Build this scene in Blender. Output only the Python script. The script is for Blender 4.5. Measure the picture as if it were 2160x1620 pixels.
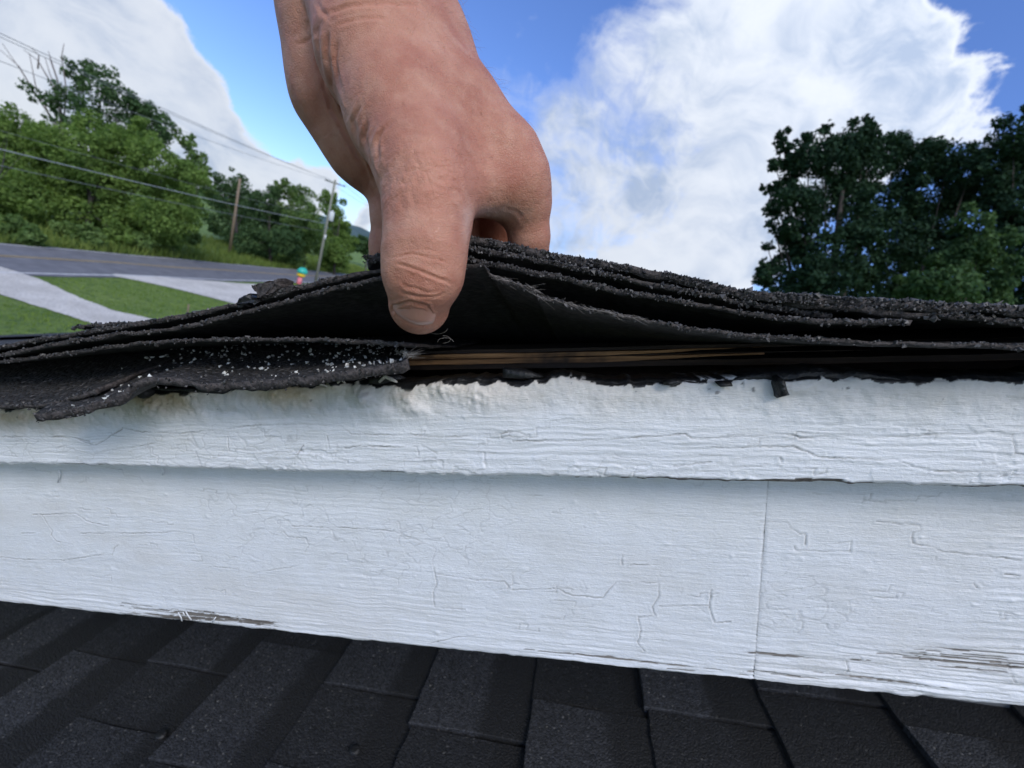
import bpy, bmesh, math, random
import numpy as np
from mathutils import Vector, Matrix

random.seed(7)
RNG = np.random.default_rng(11)
for o in list(bpy.data.objects):
    bpy.data.objects.remove(o)
SC = bpy.context.scene
COL = SC.collection

# ------------------------------------------------------------------ camera
FPX = 850.0                      # focal length in pixels of a 2160 px wide frame
CAM_H = 7.0                      # eye height above the yard
nrm = lambda v: np.asarray(v, float) / np.linalg.norm(v)
camray = lambda x, y: np.array([x - 1080.0, -(y - 810.0), -FPX])
EN_C = nrm(camray(1231, 658))                      # horizontal, square to the gable trim
ER_C = -nrm(camray(-3890, 860)); ER_C = nrm(ER_C - ER_C.dot(EN_C) * EN_C)   # up along the rake
EU_C = np.cross(ER_C, EN_C)
UP_C = -nrm(camray(15, 4170)); UP_C = nrm(UP_C - UP_C.dot(EN_C) * EN_C)     # true vertical
X_C = np.cross(EN_C, UP_C)
RW = np.array([X_C, EN_C, UP_C])                   # camera axes -> world axes
CAM = np.array([0.0, 0.0, CAM_H])
cam_d = bpy.data.cameras.new('camera')
cam_d.sensor_width = 36.0
cam_d.lens = FPX / 2160 * 36
cam_d.clip_start = 0.01
cam_d.clip_end = 5000
cam_d.dof.use_dof = True
cam_d.dof.focus_distance = 0.15
cam_d.dof.aperture_fstop = 15.0
cam = bpy.data.objects.new('camera', cam_d); COL.objects.link(cam)
M4 = Matrix.Identity(4)
for i in range(3):
    for j in range(3): M4[i][j] = RW[i][j]
    M4[i][3] = CAM[i]
cam.matrix_world = M4
SC.camera = cam

ER_W, EU_W, EN_W = RW @ ER_C, RW @ EU_C, RW @ EN_C
HROT = np.array([ER_W, EU_W, EN_W]).T              # gable frame (r along rake, u up square to it, n inwards)
H4 = Matrix.Identity(4)
for i in range(3):
    for j in range(3): H4[i][j] = HROT[i][j]
    H4[i][3] = CAM[i]

def hr(x, y):                                      # ray in the gable frame
    c = camray(x, y); return np.array([c.dot(ER_C), c.dot(EU_C), c.dot(EN_C)])
def ru(x, y, n):                                   # point of the plane n in the gable frame
    v = hr(x, y); return v[0] * n / v[2], v[1] * n / v[2]
def wp(x, y, d):                                   # world point at depth d
    return CAM + RW @ (camray(x, y) * d / FPX)
def gp(x, y, z=0.0):                               # world point on the ground
    w = RW @ camray(x, y); t = (z - CAM_H) / w[2]; return CAM + w * t
def depth_of(p):
    return -(RW.T @ (np.asarray(p) - CAM))[2]

# ------------------------------------------------------------------ light and sky
SUN_EL, SUN_AZ = math.radians(47), math.radians(148)      # azimuth from +Y towards +X
sd = bpy.data.lights.new('sun', 'SUN'); sd.energy = 1.2; sd.angle = math.radians(22); sd.color = (1, .965, .91)
sun = bpy.data.objects.new('sun', sd); COL.objects.link(sun)
sdir = Vector((math.sin(SUN_AZ) * math.cos(SUN_EL), math.cos(SUN_AZ) * math.cos(SUN_EL), math.sin(SUN_EL)))
sun.rotation_euler = sdir.to_track_quat('Z', 'Y').to_euler()
sun.location = (0, 0, 60)
SC.view_settings.view_transform = 'Standard'
SC.view_settings.look = 'None'
SC.view_settings.gamma = 1
SC.view_settings.exposure = 0.68
SC.view_settings.use_curve_mapping = False

world = bpy.data.worlds.new('World'); SC.world = world; world.use_nodes = True
SKY_STRENGTH = 0.11

class NT:
    """small helper for building node trees"""
    def __init__(s, tree): s.t = tree; s.l = tree.links
    def n(s, typ, **kw):
        nd = s.t.nodes.new(typ)
        for k, v in kw.items(): setattr(nd, k, v)
        return nd
    def set(s, sock, v):
        if isinstance(v, bpy.types.NodeSocket): s.l.new(v, sock)
        elif isinstance(v, (tuple, list)) and len(v) == 3 and sock.type == 'RGBA': sock.default_value = (*v, 1)
        else: sock.default_value = v
    def math(s, op, a, b=0.0, c=None, clamp=False):
        nd = s.n('ShaderNodeMath', operation=op); nd.use_clamp = clamp
        s.set(nd.inputs[0], a); s.set(nd.inputs[1], b)
        if c is not None: s.set(nd.inputs[2], c)
        return nd.outputs[0]
    def vmath(s, op, a, b=(0, 0, 0)):
        nd = s.n('ShaderNodeVectorMath', operation=op)
        s.set(nd.inputs[0], a); s.set(nd.inputs[1], b)
        return nd.outputs['Value'] if op in ('DOT_PRODUCT', 'DISTANCE', 'LENGTH') else nd.outputs[0]
    def rng(s, v, a, b, c=0.0, d=1.0, smooth=True):
        nd = s.n('ShaderNodeMapRange'); nd.interpolation_type = 'SMOOTHSTEP' if smooth else 'LINEAR'
        s.set(nd.inputs['Value'], v)
        for k, x in zip(('From Min', 'From Max', 'To Min', 'To Max'), (a, b, c, d)): s.set(nd.inputs[k], x)
        return nd.outputs[0]
    def noise(s, vec, scale, detail=4, rough=.5, dist=0.0):
        nd = s.n('ShaderNodeTexNoise'); s.set(nd.inputs['Vector'], vec)
        nd.inputs['Scale'].default_value = scale; nd.inputs['Detail'].default_value = detail
        nd.inputs['Roughness'].default_value = rough; nd.inputs['Distortion'].default_value = dist
        return nd.outputs['Fac'], nd.outputs['Color']
    def vor(s, vec, scale, feature='F1', rnd=1.0):
        nd = s.n('ShaderNodeTexVoronoi', feature=feature); s.set(nd.inputs['Vector'], vec)
        nd.inputs['Scale'].default_value = scale; nd.inputs['Randomness'].default_value = rnd
        return nd
    def mapping(s, vec, scale=(1, 1, 1), rot=(0, 0, 0)):
        nd = s.n('ShaderNodeMapping'); s.set(nd.inputs['Vector'], vec)
        nd.inputs['Scale'].default_value = scale; nd.inputs['Rotation'].default_value = rot
        return nd.outputs[0]
    def mix(s, f, a, b, blend='MIX'):
        nd = s.n('ShaderNodeMix', data_type='RGBA', blend_type=blend)
        s.set(nd.inputs[0], f); s.set(nd.inputs[6], a); s.set(nd.inputs[7], b); return nd.outputs[2]
    def attr(s, name):
        nd = s.n('ShaderNodeAttribute', attribute_name=name); return nd.outputs['Fac']
    def bump(s, h, strength=.5, dist=.001, normal=None):
        nd = s.n('ShaderNodeBump'); s.set(nd.inputs['Height'], h)
        nd.inputs['Strength'].default_value = strength; nd.inputs['Distance'].default_value = dist
        if normal is not None: s.set(nd.inputs['Normal'], normal)
        return nd.outputs[0]

def build_world():
    g = NT(world.node_tree); world.node_tree.nodes.clear()
    out = g.n('ShaderNodeOutputWorld'); bg = g.n('ShaderNodeBackground')
    sky = g.n('ShaderNodeTexSky'); sky.sky_type = 'NISHITA'; sky.sun_disc = False
    sky.sun_elevation = SUN_EL; sky.sun_rotation = SUN_AZ
    sky.air_density = 1.0; sky.dust_density = .6; sky.ozone_density = 2.5
    d = g.n('ShaderNodeTexCoord').outputs['Generated']
    d = g.vmath('NORMALIZE', d)
    f_w, c_w = g.noise(d, 3.2, 3, .55)
    warp = g.vmath('SCALE', g.vmath('SUBTRACT', c_w, (.5, .5, .5))); warp.node.inputs['Scale'].default_value = .22
    dw = g.vmath('ADD', d, warp)
    dirpx = lambda x, y: tuple(nrm(RW @ camray(x, y)))
    # clouds seen in the photograph: (x, y, radius in chord units, strength)
    blobs = [(1560, 110, .28, 1.0), (1450, 330, .30, 1.0), (1700, 190, .22, .75), (1850, 190, .17, .50), (1970, 205, .15, .40), (2070, 195, .10, .26), (1130, 300, .16, .42), (1170, 470, .20, .75), (1930, 30, .10, .22),
             (1300, 480, .30, 1.0), (1560, 500, .28, .9), (1230, 250, .18, .5), (1120, 420, .20, .72), (1880, 60, .11, .45), (1330, 120, .14, .35),
             (1100, 60, .10, .26), (1050, 190, .08, .32), (1740, 330, .13, .35), (1400, 560, .3, .55),
             (60, 200, .30, 1.0), (230, 170, .20, .9), (300, 270, .20, .95), (420, 350, .20, 1.0), (150, 20, .18, .75), (0, 30, .2, .9), (530, 400, .15, .8),
             (570, 345, .07, .45), (690, 385, .075, .7), (640, 420, .10, .6), (775, 480, .08, .75), (770, 425, .04, .1), (200, 330, .3, .8)]
    tot = None
    for (x, y, r, s) in blobs:
        v = g.rng(g.vmath('DISTANCE', dw, dirpx(x, y)), r, 0.0, 0.0, s)
        tot = v if tot is None else g.math('ADD', tot, v)
    tot = g.math('MINIMUM', tot, 1.08)
    # everywhere else the same broken cumulus goes on
    fview = g.vmath('DISTANCE', d, dirpx(1080, 300))
    lowf, _ = g.noise(d, 1.7, 3, .5)
    elsewhere = g.math('MULTIPLY', g.rng(fview, .95, 1.15), g.rng(lowf, .38, .60, 0, 1.0))
    tot = g.math('ADD', tot, elsewhere)
    st = g.mapping(dw, (1, 1, 1.8), (0, 0, .4))
    n1, _ = g.noise(st, 5.0, 10, .60, .25)
    n2, _ = g.noise(st, 15.0, 8, .66, .1)
    dens = g.math('ADD', tot, g.math('MULTIPLY', g.math('SUBTRACT', n1, .5), 1.45))
    dens = g.math('ADD', dens, g.math('MULTIPLY', g.math('SUBTRACT', n2, .5), .80))
    # the near flank of the big cloud dissolves into veil, the rest is crisp
    soft = g.rng(g.vmath('DISTANCE', d, dirpx(1150, 260)), .16, .46, 1.35, .66)
    st2 = g.mapping(dw, (2.2, 2.2, .7), (.5, .4, .9)); n4, _ = g.noise(st2, 13.0, 7, .65, .4)
    dens = g.math('ADD', dens, g.math('MULTIPLY', g.math('SUBTRACT', n4, .5), .55))
    alpha = g.rng(dens, .36, soft)
    # thick parts are greyer, thin sunlit rims whiter; clouds towards the sun are brightened
    s1, _ = g.noise(dw, 4.0, 6, .55, .4)
    s2, _ = g.noise(st, 11.0, 8, .62, .2)
    grey = g.math('MULTIPLY', g.rng(dens, .5, .9), g.math('MULTIPLY', g.rng(s1, .36, .64, .12, .95), g.rng(s2, .3, .7, .25, 1.15)))
    k = 1.0 / SKY_STRENGTH
    ccol = g.mix(grey, (.485 * k, .51 * k, .55 * k), (.255 * k, .31 * k, .41 * k))
    front = g.rng(g.vmath('DOT_PRODUCT', d, tuple(sdir)), .2, -.6, 1.35, 1.0)
    fr = g.n('ShaderNodeCombineColor'); [g.set(fr.inputs[i], front) for i in range(3)]
    ccol = g.mix(1.0, ccol, fr.outputs[0], 'MULTIPLY')
    skyc = g.mix(1.0, sky.outputs[0], (.70, .86, 1.26), 'MULTIPLY')
    col = g.mix(g.math('MULTIPLY', alpha, .96), skyc, ccol)
    g.set(bg.inputs[0], col); bg.inputs[1].default_value = SKY_STRENGTH
    g.l.new(bg.outputs[0], out.inputs[0])
build_world()

# ------------------------------------------------------------------ helpers
def vnoise(P, seed=0):
    """value noise on N x 2 or N x 3 points, in -1..1"""
    P = np.asarray(P, np.float64)
    if P.shape[1] == 2: P = np.c_[P, np.zeros(len(P))]
    I = np.floor(P).astype(np.int64); F = P - I; F = F * F * (3 - 2 * F)
    def h(i, j, k):
        x = (i * 374761393 + j * 668265263 + k * 2147483647 + seed * 1274126177) & 0xffffffff
        x = ((x ^ (x >> 13)) * 1274126177) & 0xffffffff
        x = ((x ^ (x >> 16)) * 2246822519) & 0xffffffff
        return ((x ^ (x >> 15)) & 0xffffff) / float(0x7fffff) - 1
    out = 0
    for a in (0, 1):
        wa = F[:, 0] if a else 1 - F[:, 0]
        for b in (0, 1):
            wb = F[:, 1] if b else 1 - F[:, 1]
            for c in (0, 1):
                wc = F[:, 2] if c else 1 - F[:, 2]
                out = out + wa * wb * wc * h(I[:, 0] + a, I[:, 1] + b, I[:, 2] + c)
    return out
def fbm(P, octaves=4, seed=0, gain=.5, lac=2.03):
    P = np.asarray(P, float); s = 0; a = 1; t = 0
    for i in range(octaves):
        s = s + a * vnoise(P, seed + 17 * i); t += a; a *= gain; P = P * lac + 3.7
    return s / t
def sstep(x, a, b):
    t = np.clip((x - a) / (b - a), 0, 1); return t * t * (3 - 2 * t)
def worley_edge(P, seed=0):
    """F2 - F1 of a jittered grid, N x 2 points"""
    I = np.floor(P).astype(np.int64); d1 = np.full(len(P), 9.); d2 = d1.copy()
    for a in (-1, 0, 1):
        for b in (-1, 0, 1):
            c = I + (a, b)
            jx = vnoise(np.c_[c[:, 0], c[:, 1]] , seed) * .5 + .5
            jy = vnoise(np.c_[c[:, 0], c[:, 1]], seed + 91) * .5 + .5
            d = np.hypot(c[:, 0] + jx - P[:, 0], c[:, 1] + jy - P[:, 1])
            m = d < d1
            d2 = np.where(m, d1, np.minimum(d2, d)); d1 = np.where(m, d, d1)
    return d2 - d1
def worley_cell(P, seed=0):
    """random value of the nearest jittered cell"""
    I = np.floor(P).astype(np.int64); d1 = np.full(len(P), 9.); val = np.zeros(len(P))
    for a in (-1, 0, 1):
        for b in (-1, 0, 1):
            c = I + (a, b)
            jx = vnoise(np.c_[c[:, 0], c[:, 1]], seed) * .5 + .5
            jy = vnoise(np.c_[c[:, 0], c[:, 1]], seed + 91) * .5 + .5
            d = np.hypot(c[:, 0] + jx - P[:, 0], c[:, 1] + jy - P[:, 1]); m = d < d1
            val = np.where(m, vnoise(np.c_[c[:, 0], c[:, 1]], seed + 47), val); d1 = np.where(m, d, d1)
    return val
def seg_dist(P, line):
    """distance of N x 2 points to a polyline"""
    L = np.asarray(line, float); best = np.full(len(P), 1e9)
    lo, hi = L.min(0), L.max(0)
    for a, b in zip(L[:-1], L[1:]):
        ab = b - a; t = np.clip(((P - a) @ ab) / (ab @ ab + 1e-18), 0, 1)
        best = np.minimum(best, np.hypot(*(P - a - t[:, None] * ab).T))
    return best

def mesh_np(name, V, F, mat=None, smooth=True, attrs=None):
    V = np.asarray(V, np.float32); me = bpy.data.meshes.new(name)
    if isinstance(F, np.ndarray):
        n, k = F.shape
        me.vertices.add(len(V)); me.vertices.foreach_set('co', V.ravel())
        me.loops.add(n * k); me.loops.foreach_set('vertex_index', F.astype(np.int32).ravel())
        me.polygons.add(n)
        me.polygons.foreach_set('loop_start', np.arange(0, n * k, k, dtype=np.int32))
        me.polygons.foreach_set('loop_total', np.full(n, k, np.int32))
        me.update(calc_edges=True)
    else:
        me.from_pydata([tuple(v) for v in V.tolist()], [], F)
    me.polygons.foreach_set('use_smooth', np.full(len(me.polygons), smooth, bool))
    for an, av in (attrs or {}).items():
        at = me.attributes.new(an, 'FLOAT', 'POINT'); at.data.foreach_set('value', np.asarray(av, np.float32))
    if mat: me.materials.append(mat)
    me.update(); return me
def link(name, me, parent=None, mw=None):
    o = bpy.data.objects.new(name, me); COL.objects.link(o)
    if mw is not None: o.matrix_world = mw
    if parent is not None:
        o.parent = parent; o.matrix_parent_inverse = WORLD_OF[parent.name].inverted()
    WORLD_OF[o.name] = (mw.copy() if mw is not None else Matrix.Identity(4))
    return o
WORLD_OF = {}
def empty(name, loc):
    o = bpy.data.objects.new(name, None); COL.objects.link(o); o.location = loc; o.empty_display_size = .2
    WORLD_OF[o.name] = Matrix.Translation(loc); return o
def tag(o, label=None, cat=None, group=None, kind=None):
    if label: o['label'] = label
    if cat: o['category'] = cat
    if group: o['group'] = group
    if kind: o['kind'] = kind
    return o
def grid_faces(nu, nv):
    i = np.arange(nu - 1)[:, None] * nv + np.arange(nv - 1)[None]
    i = i.ravel(); return np.stack([i, i + nv, i + nv + 1, i + 1], 1)
def tube(pts, rads, sides=6, cap=True):
    pts = np.asarray(pts, float); n = len(pts); rads = np.broadcast_to(rads, (n,))
    T = np.gradient(pts, axis=0); T /= np.linalg.norm(T, axis=1)[:, None] + 1e-12
    ref = np.array([0.31, .17, .93]) if abs(T[0][2]) < .8 else np.array([.9, .3, .1])
    A = np.cross(T, ref); A /= np.linalg.norm(A, axis=1)[:, None] + 1e-12; B = np.cross(T, A)
    th = np.arange(sides) / sides * 2 * np.pi
    V = pts[:, None] + rads[:, None, None] * (np.cos(th)[None, :, None] * A[:, None] + np.sin(th)[None, :, None] * B[:, None])
    F = [(i * sides + j, i * sides + (j + 1) % sides, (i + 1) * sides + (j + 1) % sides, (i + 1) * sides + j) for i in range(n - 1) for j in range(sides)]
    if cap: F += [tuple(range(sides))[::-1], tuple((n - 1) * sides + j for j in range(sides))]
    return V.reshape(-1, 3), F
class MB:
    """collects shapes into one mesh"""
    def __init__(s): s.V = []; s.F = []; s.n = 0
    def add(s, V, F):
        V = np.asarray(V, float); s.V.append(V); s.F += [tuple(int(i) + s.n for i in f) for f in F]; s.n += len(V); return s
    def tube(s, *a, **k): return s.add(*tube(*a, **k))
    def box(s, c, size, rot=None, bev=0):
        bm = bmesh.new(); bmesh.ops.create_cube(bm, size=1)
        for v in bm.verts: v.co = Vector((v.co.x * size[0], v.co.y * size[1], v.co.z * size[2]))
        if bev: bmesh.ops.bevel(bm, geom=list(bm.edges), offset=bev, segments=2, affect='EDGES')
        bm.verts.index_update(); V = np.array([v.co[:] for v in bm.verts]); F = [[v.index for v in f.verts] for f in bm.faces]; bm.free()
        if rot is not None: V = V @ np.asarray(rot).T
        return s.add(V + np.asarray(c), F)
    def mesh(s, name, mat, smooth=True): return mesh_np(name, np.concatenate(s.V), s.F, mat, smooth)

# ------------------------------------------------------------------ materials
def material(name, fn):
    m = bpy.data.materials.new(name); m.use_nodes = True
    g = NT(m.node_tree); b = m.node_tree.nodes['Principled BSDF']; fn(g, b, g.n('ShaderNodeTexCoord')); return m
def setp(g, b, **kw):
    for k, v in kw.items(): g.set(b.inputs[k.replace('_', ' ').title() if k not in ('IOR',) else k], v)
def paint_fn(g, b, tc):
    ob = tc.outputs['Object']
    n1, _ = g.noise(ob, 45, 5, .6); n2, _ = g.noise(ob, 300, 3, .6)
    white = g.mix(g.rng(n1, .35, .7), (.79, .80, .82), (.74, .745, .75))
    dirt = g.mix(g.rng(n2, .3, .7), (.50, .385, .25), (.62, .52, .39))
    col = g.mix(g.attr('stain'), white, dirt)
    gr, _ = g.noise(g.mapping(ob, (30, 700, 300)), 1, 4, .6)
    wood = g.mix(g.rng(gr, .3, .7), (.085, .07, .058), (.24, .215, .19))
    col = g.mix(g.attr('crack'), col, (.20, .185, .17))
    col = g.mix(g.attr('wear'), col, wood)
    col = g.mix(g.attr('tar'), col, (.012, .012, .013))
    setp(g, b, base_color=col, roughness=g.math('ADD', g.math('MULTIPLY', n2, .2), .33))
    f1, _ = g.noise(g.mapping(ob, (250, 1600, 900)), 1, 4, .65); f2, _ = g.noise(ob, 900, 3, .6)
    g.set(b.inputs['Normal'], g.bump(g.math('ADD', f1, g.math('MULTIPLY', f2, .6)), .8, .0004))
PAINT = material('weathered_white_paint', paint_fn)
def shingle_fn(dark):
    def fn(g, b, tc):
        ob = tc.outputs['Object']
        v = g.vor(ob, 620); rnd = g.n('ShaderNodeSeparateColor'); g.set(rnd.inputs[0], v.outputs['Color'])
        c = g.mix(g.rng(rnd.outputs[0], .0, 1, smooth=False), (.008, .0075, .0075), (.035, .031, .030))
        c = g.mix(g.rng(rnd.outputs[1], .93, .97), c, (.11, .10, .095))
        setp(g, b, base_color=c, roughness=.75)
        n2, _ = g.noise(ob, 260, 3, .6)
        g.set(b.inputs['Normal'], g.bump(g.math('ADD', g.math('MULTIPLY', v.outputs['Distance'], -1.3), n2), .9, .0012))
    return fn
ASPHALT = material('old_shingle_asphalt', shingle_fn(True))
def felt_fn(g, b, tc):
    ob = tc.outputs['Object']; n, _ = g.noise(g.mapping(ob, (300, 900, 500)), 1, 4, .6); n2, _ = g.noise(ob, 60, 4, .6)
    c = g.mix(g.rng(n, .3, .75), (.007, .007, .008), (.055, .052, .052))
    setp(g, b, base_color=c, roughness=.7)
    g.set(b.inputs['Normal'], g.bump(g.math('ADD', n, n2), .6, .0008))
FELT = material('asphalt_felt', felt_fn)
def lip_fn(g, b, tc):
    ob = tc.outputs['Object']; n, _ = g.noise(ob, 500, 4, .65)
    setp(g, b, base_color=g.mix(g.rng(n, .3, .7), (.022, .018, .018), (.095, .08, .076)), roughness=.85)
    g.set(b.inputs['Normal'], g.bump(n, 1, .0012))
LIP = material('torn_shingle_edge', lip_fn)
def granule_fn(base):
    def fn(g, b, tc):
        r = g.n('ShaderNodeNewGeometry').outputs['Random Per Island']
        setp(g, b, base_color=g.mix(g.rng(r, .0, 1, smooth=False), base[0], base[1]), roughness=.5)
    return fn
GRAN_DARK = material('dark_granule', granule_fn(((.008, .008, .008), (.095, .088, .085))))
GRAN_WHITE = material('white_granule', granule_fn(((.32, .32, .30), (.8, .8, .76))))
def tar_fn(g, b, tc):
    n, _ = g.noise(tc.outputs['Object'], 240, 4, .6)
    setp(g, b, base_color=g.mix(n, (.005, .005, .006), (.02, .02, .021)), roughness=.5)
    g.set(b.inputs['Normal'], g.bump(n, 1, .0015))
TAR = material('black_tar', tar_fn)
def ply_fn(c0, c1):
    def fn(g, b, tc):
        ob = tc.outputs['Object']; n, _ = g.noise(g.mapping(ob, (18, 500, 300)), 1, 5, .65); n2, _ = g.noise(ob, 25, 4, .6)
        c = g.mix(g.rng(n, .3, .75), c0, c1); c = g.mix(g.rng(n2, .50, .68), c, (.03, .020, .015))
        setp(g, b, base_color=c, roughness=.8); g.set(b.inputs['Normal'], g.bump(n, .8, .0008))
    return fn
PLY_A = material('plywood_edge_light', ply_fn((.20, .095, .036), (.54, .28, .12)))
PLY_B = material('plywood_edge_dark', ply_fn((.02, .012, .009), (.06, .035, .02)))
def tab_fn(base):
  def fn(g, b, tc):
      ob = tc.outputs['Object']; oi = g.n('ShaderNodeObjectInfo').outputs['Random']
      geo = g.n('ShaderNodeNewGeometry').outputs['Position']
      v = g.vor(geo, 520); rnd = g.n('ShaderNodeSeparateColor'); g.set(rnd.inputs[0], v.outputs['Color'])
      c = g.mix(rnd.outputs[0], (.0065, .0070, .0088), (.050, .052, .061))
      c = g.mix(g.rng(rnd.outputs[1], .982, .998), c, (.16, .155, .15))
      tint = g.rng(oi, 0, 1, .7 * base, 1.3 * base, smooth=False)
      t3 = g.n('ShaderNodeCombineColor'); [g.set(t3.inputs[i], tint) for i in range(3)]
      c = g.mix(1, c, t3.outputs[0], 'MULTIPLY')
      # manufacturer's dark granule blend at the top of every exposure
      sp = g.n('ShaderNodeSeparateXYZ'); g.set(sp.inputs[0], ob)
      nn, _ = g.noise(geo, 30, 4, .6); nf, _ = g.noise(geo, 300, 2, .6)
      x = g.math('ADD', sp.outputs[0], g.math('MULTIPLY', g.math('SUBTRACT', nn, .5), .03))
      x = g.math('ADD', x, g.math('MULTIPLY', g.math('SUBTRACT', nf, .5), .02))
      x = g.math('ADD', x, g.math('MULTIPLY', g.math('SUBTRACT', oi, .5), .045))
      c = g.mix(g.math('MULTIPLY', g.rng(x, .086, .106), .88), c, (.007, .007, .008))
      setp(g, b, base_color=c, roughness=.7)
      n2, _ = g.noise(geo, 230, 3, .6)
      g.set(b.inputs['Normal'], g.bump(g.math('ADD', g.math('MULTIPLY', v.outputs['Distance'], -1.2), n2), .8, .0012))
  return fn
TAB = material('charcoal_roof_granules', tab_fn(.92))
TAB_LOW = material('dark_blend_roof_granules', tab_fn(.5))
def plain_fn(c0, c1, scale, rough=.7, bump=0, bd=.01, stretch=(1, 1, 1)):
    def fn(g, b, tc):
        n, _ = g.noise(g.mapping(tc.outputs['Object'], stretch), scale, 5, .6)
        setp(g, b, base_color=g.mix(g.rng(n, .28, .72), c0, c1), roughness=rough)
        if bump: g.set(b.inputs['Normal'], g.bump(n, bump, bd))
    return fn
def leaf_fn(c0, c1, trans):
    def fn(g, b, tc):
        r = g.n('ShaderNodeNewGeometry').outputs['Random Per Island']
        n, _ = g.noise(g.n('ShaderNodeNewGeometry').outputs['Position'], .55, 3, .6)
        f = g.math('ADD', g.math('MULTIPLY', r, .55), g.math('MULTIPLY', g.rng(n, .3, .7), .45))
        c = g.mix(f, c0, c1); setp(g, b, base_color=c, roughness=.8); b.inputs['Specular IOR Level'].default_value = .12
        tr = g.n('ShaderNodeBsdfTranslucent'); g.set(tr.inputs[0], g.mix(1, c, (1.15, 1.22, .65), 'MULTIPLY'))
        ms = g.n('ShaderNodeMixShader'); ms.inputs[0].default_value = trans
        g.l.new(b.outputs[0], ms.inputs[1]); g.l.new(tr.outputs[0], ms.inputs[2])
        out = [x for x in g.t.nodes if x.type == 'OUTPUT_MATERIAL'][0]; g.l.new(ms.outputs[0], out.inputs[0])
    return fn
LEAF_BRIGHT = material('bright_green_leaves', leaf_fn((.07, .135, .035), (.26, .37, .10), .42))
LEAF_MID = material('mid_green_leaves', leaf_fn((.07, .135, .042), (.21, .30, .10), .36))
LEAF_DARK = material('dark_green_leaves', leaf_fn((.038, .085, .038), (.11, .18, .07), .28))
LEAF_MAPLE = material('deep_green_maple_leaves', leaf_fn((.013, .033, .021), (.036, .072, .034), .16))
BARK = material('bark', plain_fn((.022, .019, .016), (.06, .05, .042), 9, .9, .6, .02, (3, 3, .6)))
DEADWOOD = material('bare_grey_wood', plain_fn((.13, .11, .10), (.24, .21, .19), 9, .9))
POLE_BROWN = material('weathered_brown_pole', plain_fn((.17, .125, .085), (.30, .235, .17), 6, .9, .4, .01, (6, 6, .5)))
POLE_GREY = material('weathered_grey_pole', plain_fn((.16, .17, .135), (.29, .29, .24), 6, .9, .4, .01, (6, 6, .5)))
WIRE = material('grey_cable', plain_fn((.16, .17, .18), (.24, .25, .26), 3, .5))
CABLE = material('pale_cable', plain_fn((.30, .32, .33), (.42, .44, .45), 3, .5))
GREYMETAL = material('pale_grey_enamel', plain_fn((.62, .64, .66), (.74, .76, .78), 4, .4))

# ------------------------------------------------------------------ setting: ground, road, gravel, hills
def grass_fn(g, b, tc):
    ob = tc.outputs['Object']; n1, _ = g.noise(ob, .35, 5, .65); n2, _ = g.noise(ob, 2.2, 8, .78); n3, _ = g.noise(g.mapping(ob, (1, 1, 1)), 22, 4, .7)
    c = g.mix(g.rng(n1, .3, .7), (.12, .205, .032), (.205, .285, .06))
    c = g.mix(g.rng(n2, .42, .66), c, (.045, .105, .014)); c = g.mix(g.math('MULTIPLY', g.rng(n3, .45, .75), .55), c, (.21, .27, .07))
    setp(g, b, base_color=c, roughness=.9); g.set(b.inputs['Normal'], g.bump(g.math('ADD', n2, n3), .8, .12))
GRASS = material('lawn_grass', grass_fn)
def gravel_fn(g, b, tc):
    ob = tc.outputs['Object']; n1, _ = g.noise(ob, .6, 4, .6); n2, _ = g.noise(ob, 9, 5, .7); v = g.vor(ob, 16)
    c = g.mix(g.rng(n1, .3, .7), (.52, .49, .44), (.68, .645, .585)); c = g.mix(g.math('MULTIPLY', g.rng(n2, .48, .68), .75), c, (.29, .265, .22))
    setp(g, b, base_color=c, roughness=.9); g.set(b.inputs['Normal'], g.bump(g.math('ADD', v.outputs['Distance'], n2), .7, .04))
GRAVEL = material('crushed_stone', gravel_fn)
ROADM = material('worn_asphalt_road', plain_fn((.115, .115, .125), (.175, .175, .185), 1.2, .85, .3, .02))
LINE_W = material('white_road_paint', plain_fn((.5, .5, .5), (.68, .68, .66), 2.0, .7))
LINE_Y = material('faded_yellow_road_paint', plain_fn((.34, .25, .11), (.46, .34, .15), 2.0, .7))

def ground_z(x, y):
    P = np.c_[x, y]
    return 0.10 * fbm(P * .12, 3, 5) * sstep(np.hypot(x, y), 6, 14)
def make_ground():
    r = np.concatenate([np.linspace(0, 90, 120), np.geomspace(95, 3800, 28)]); th = np.linspace(0, 2 * np.pi, 181)
    R, T = np.meshgrid(r, th, indexing='ij'); x = (R * np.sin(T)).ravel(); y = (R * np.cos(T)).ravel()
    o = link('ground', mesh_np('ground', np.c_[x, y, ground_z(x, y)], grid_faces(len(r), len(th)), GRASS)); tag(o, kind='structure')
make_ground()
def ribbon(name, A, B, mat, lift, ragged=0, seg=60, parent=None, kind='structure'):
    """sheet on the ground between two lines of ground points"""
    def res(L, n, sd):
        L = np.asarray(L, float); s = np.r_[0, np.cumsum(np.linalg.norm(np.diff(L, axis=0), axis=1))]
        t = np.linspace(0, s[-1], n); Q = np.c_[np.interp(t, s, L[:, 0]), np.interp(t, s, L[:, 1])]
        if ragged: Q += ragged * np.c_[fbm(Q * 2.4, 5, sd, .75), fbm(Q * 2.4, 5, sd + 5, .75)]
        return Q
    a, b = res(A, seg, 21), res(B, seg, 33); k = 9; P = []
    for i in range(k): P.append(a + (b - a) * i / (k - 1))
    P = np.stack(P, 1).reshape(-1, 2); z = ground_z(P[:, 0], P[:, 1]) + lift
    o = link(name, mesh_np(name, np.c_[P, z], grid_faces(seg, k), mat), parent)
    if kind: tag(o, kind=kind)
    return o
G2 = lambda x, y: gp(x, y)[:2]
fa, fb = G2(0, 513), G2(650, 571); na, nb = G2(0, 566), G2(640, 604)
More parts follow.
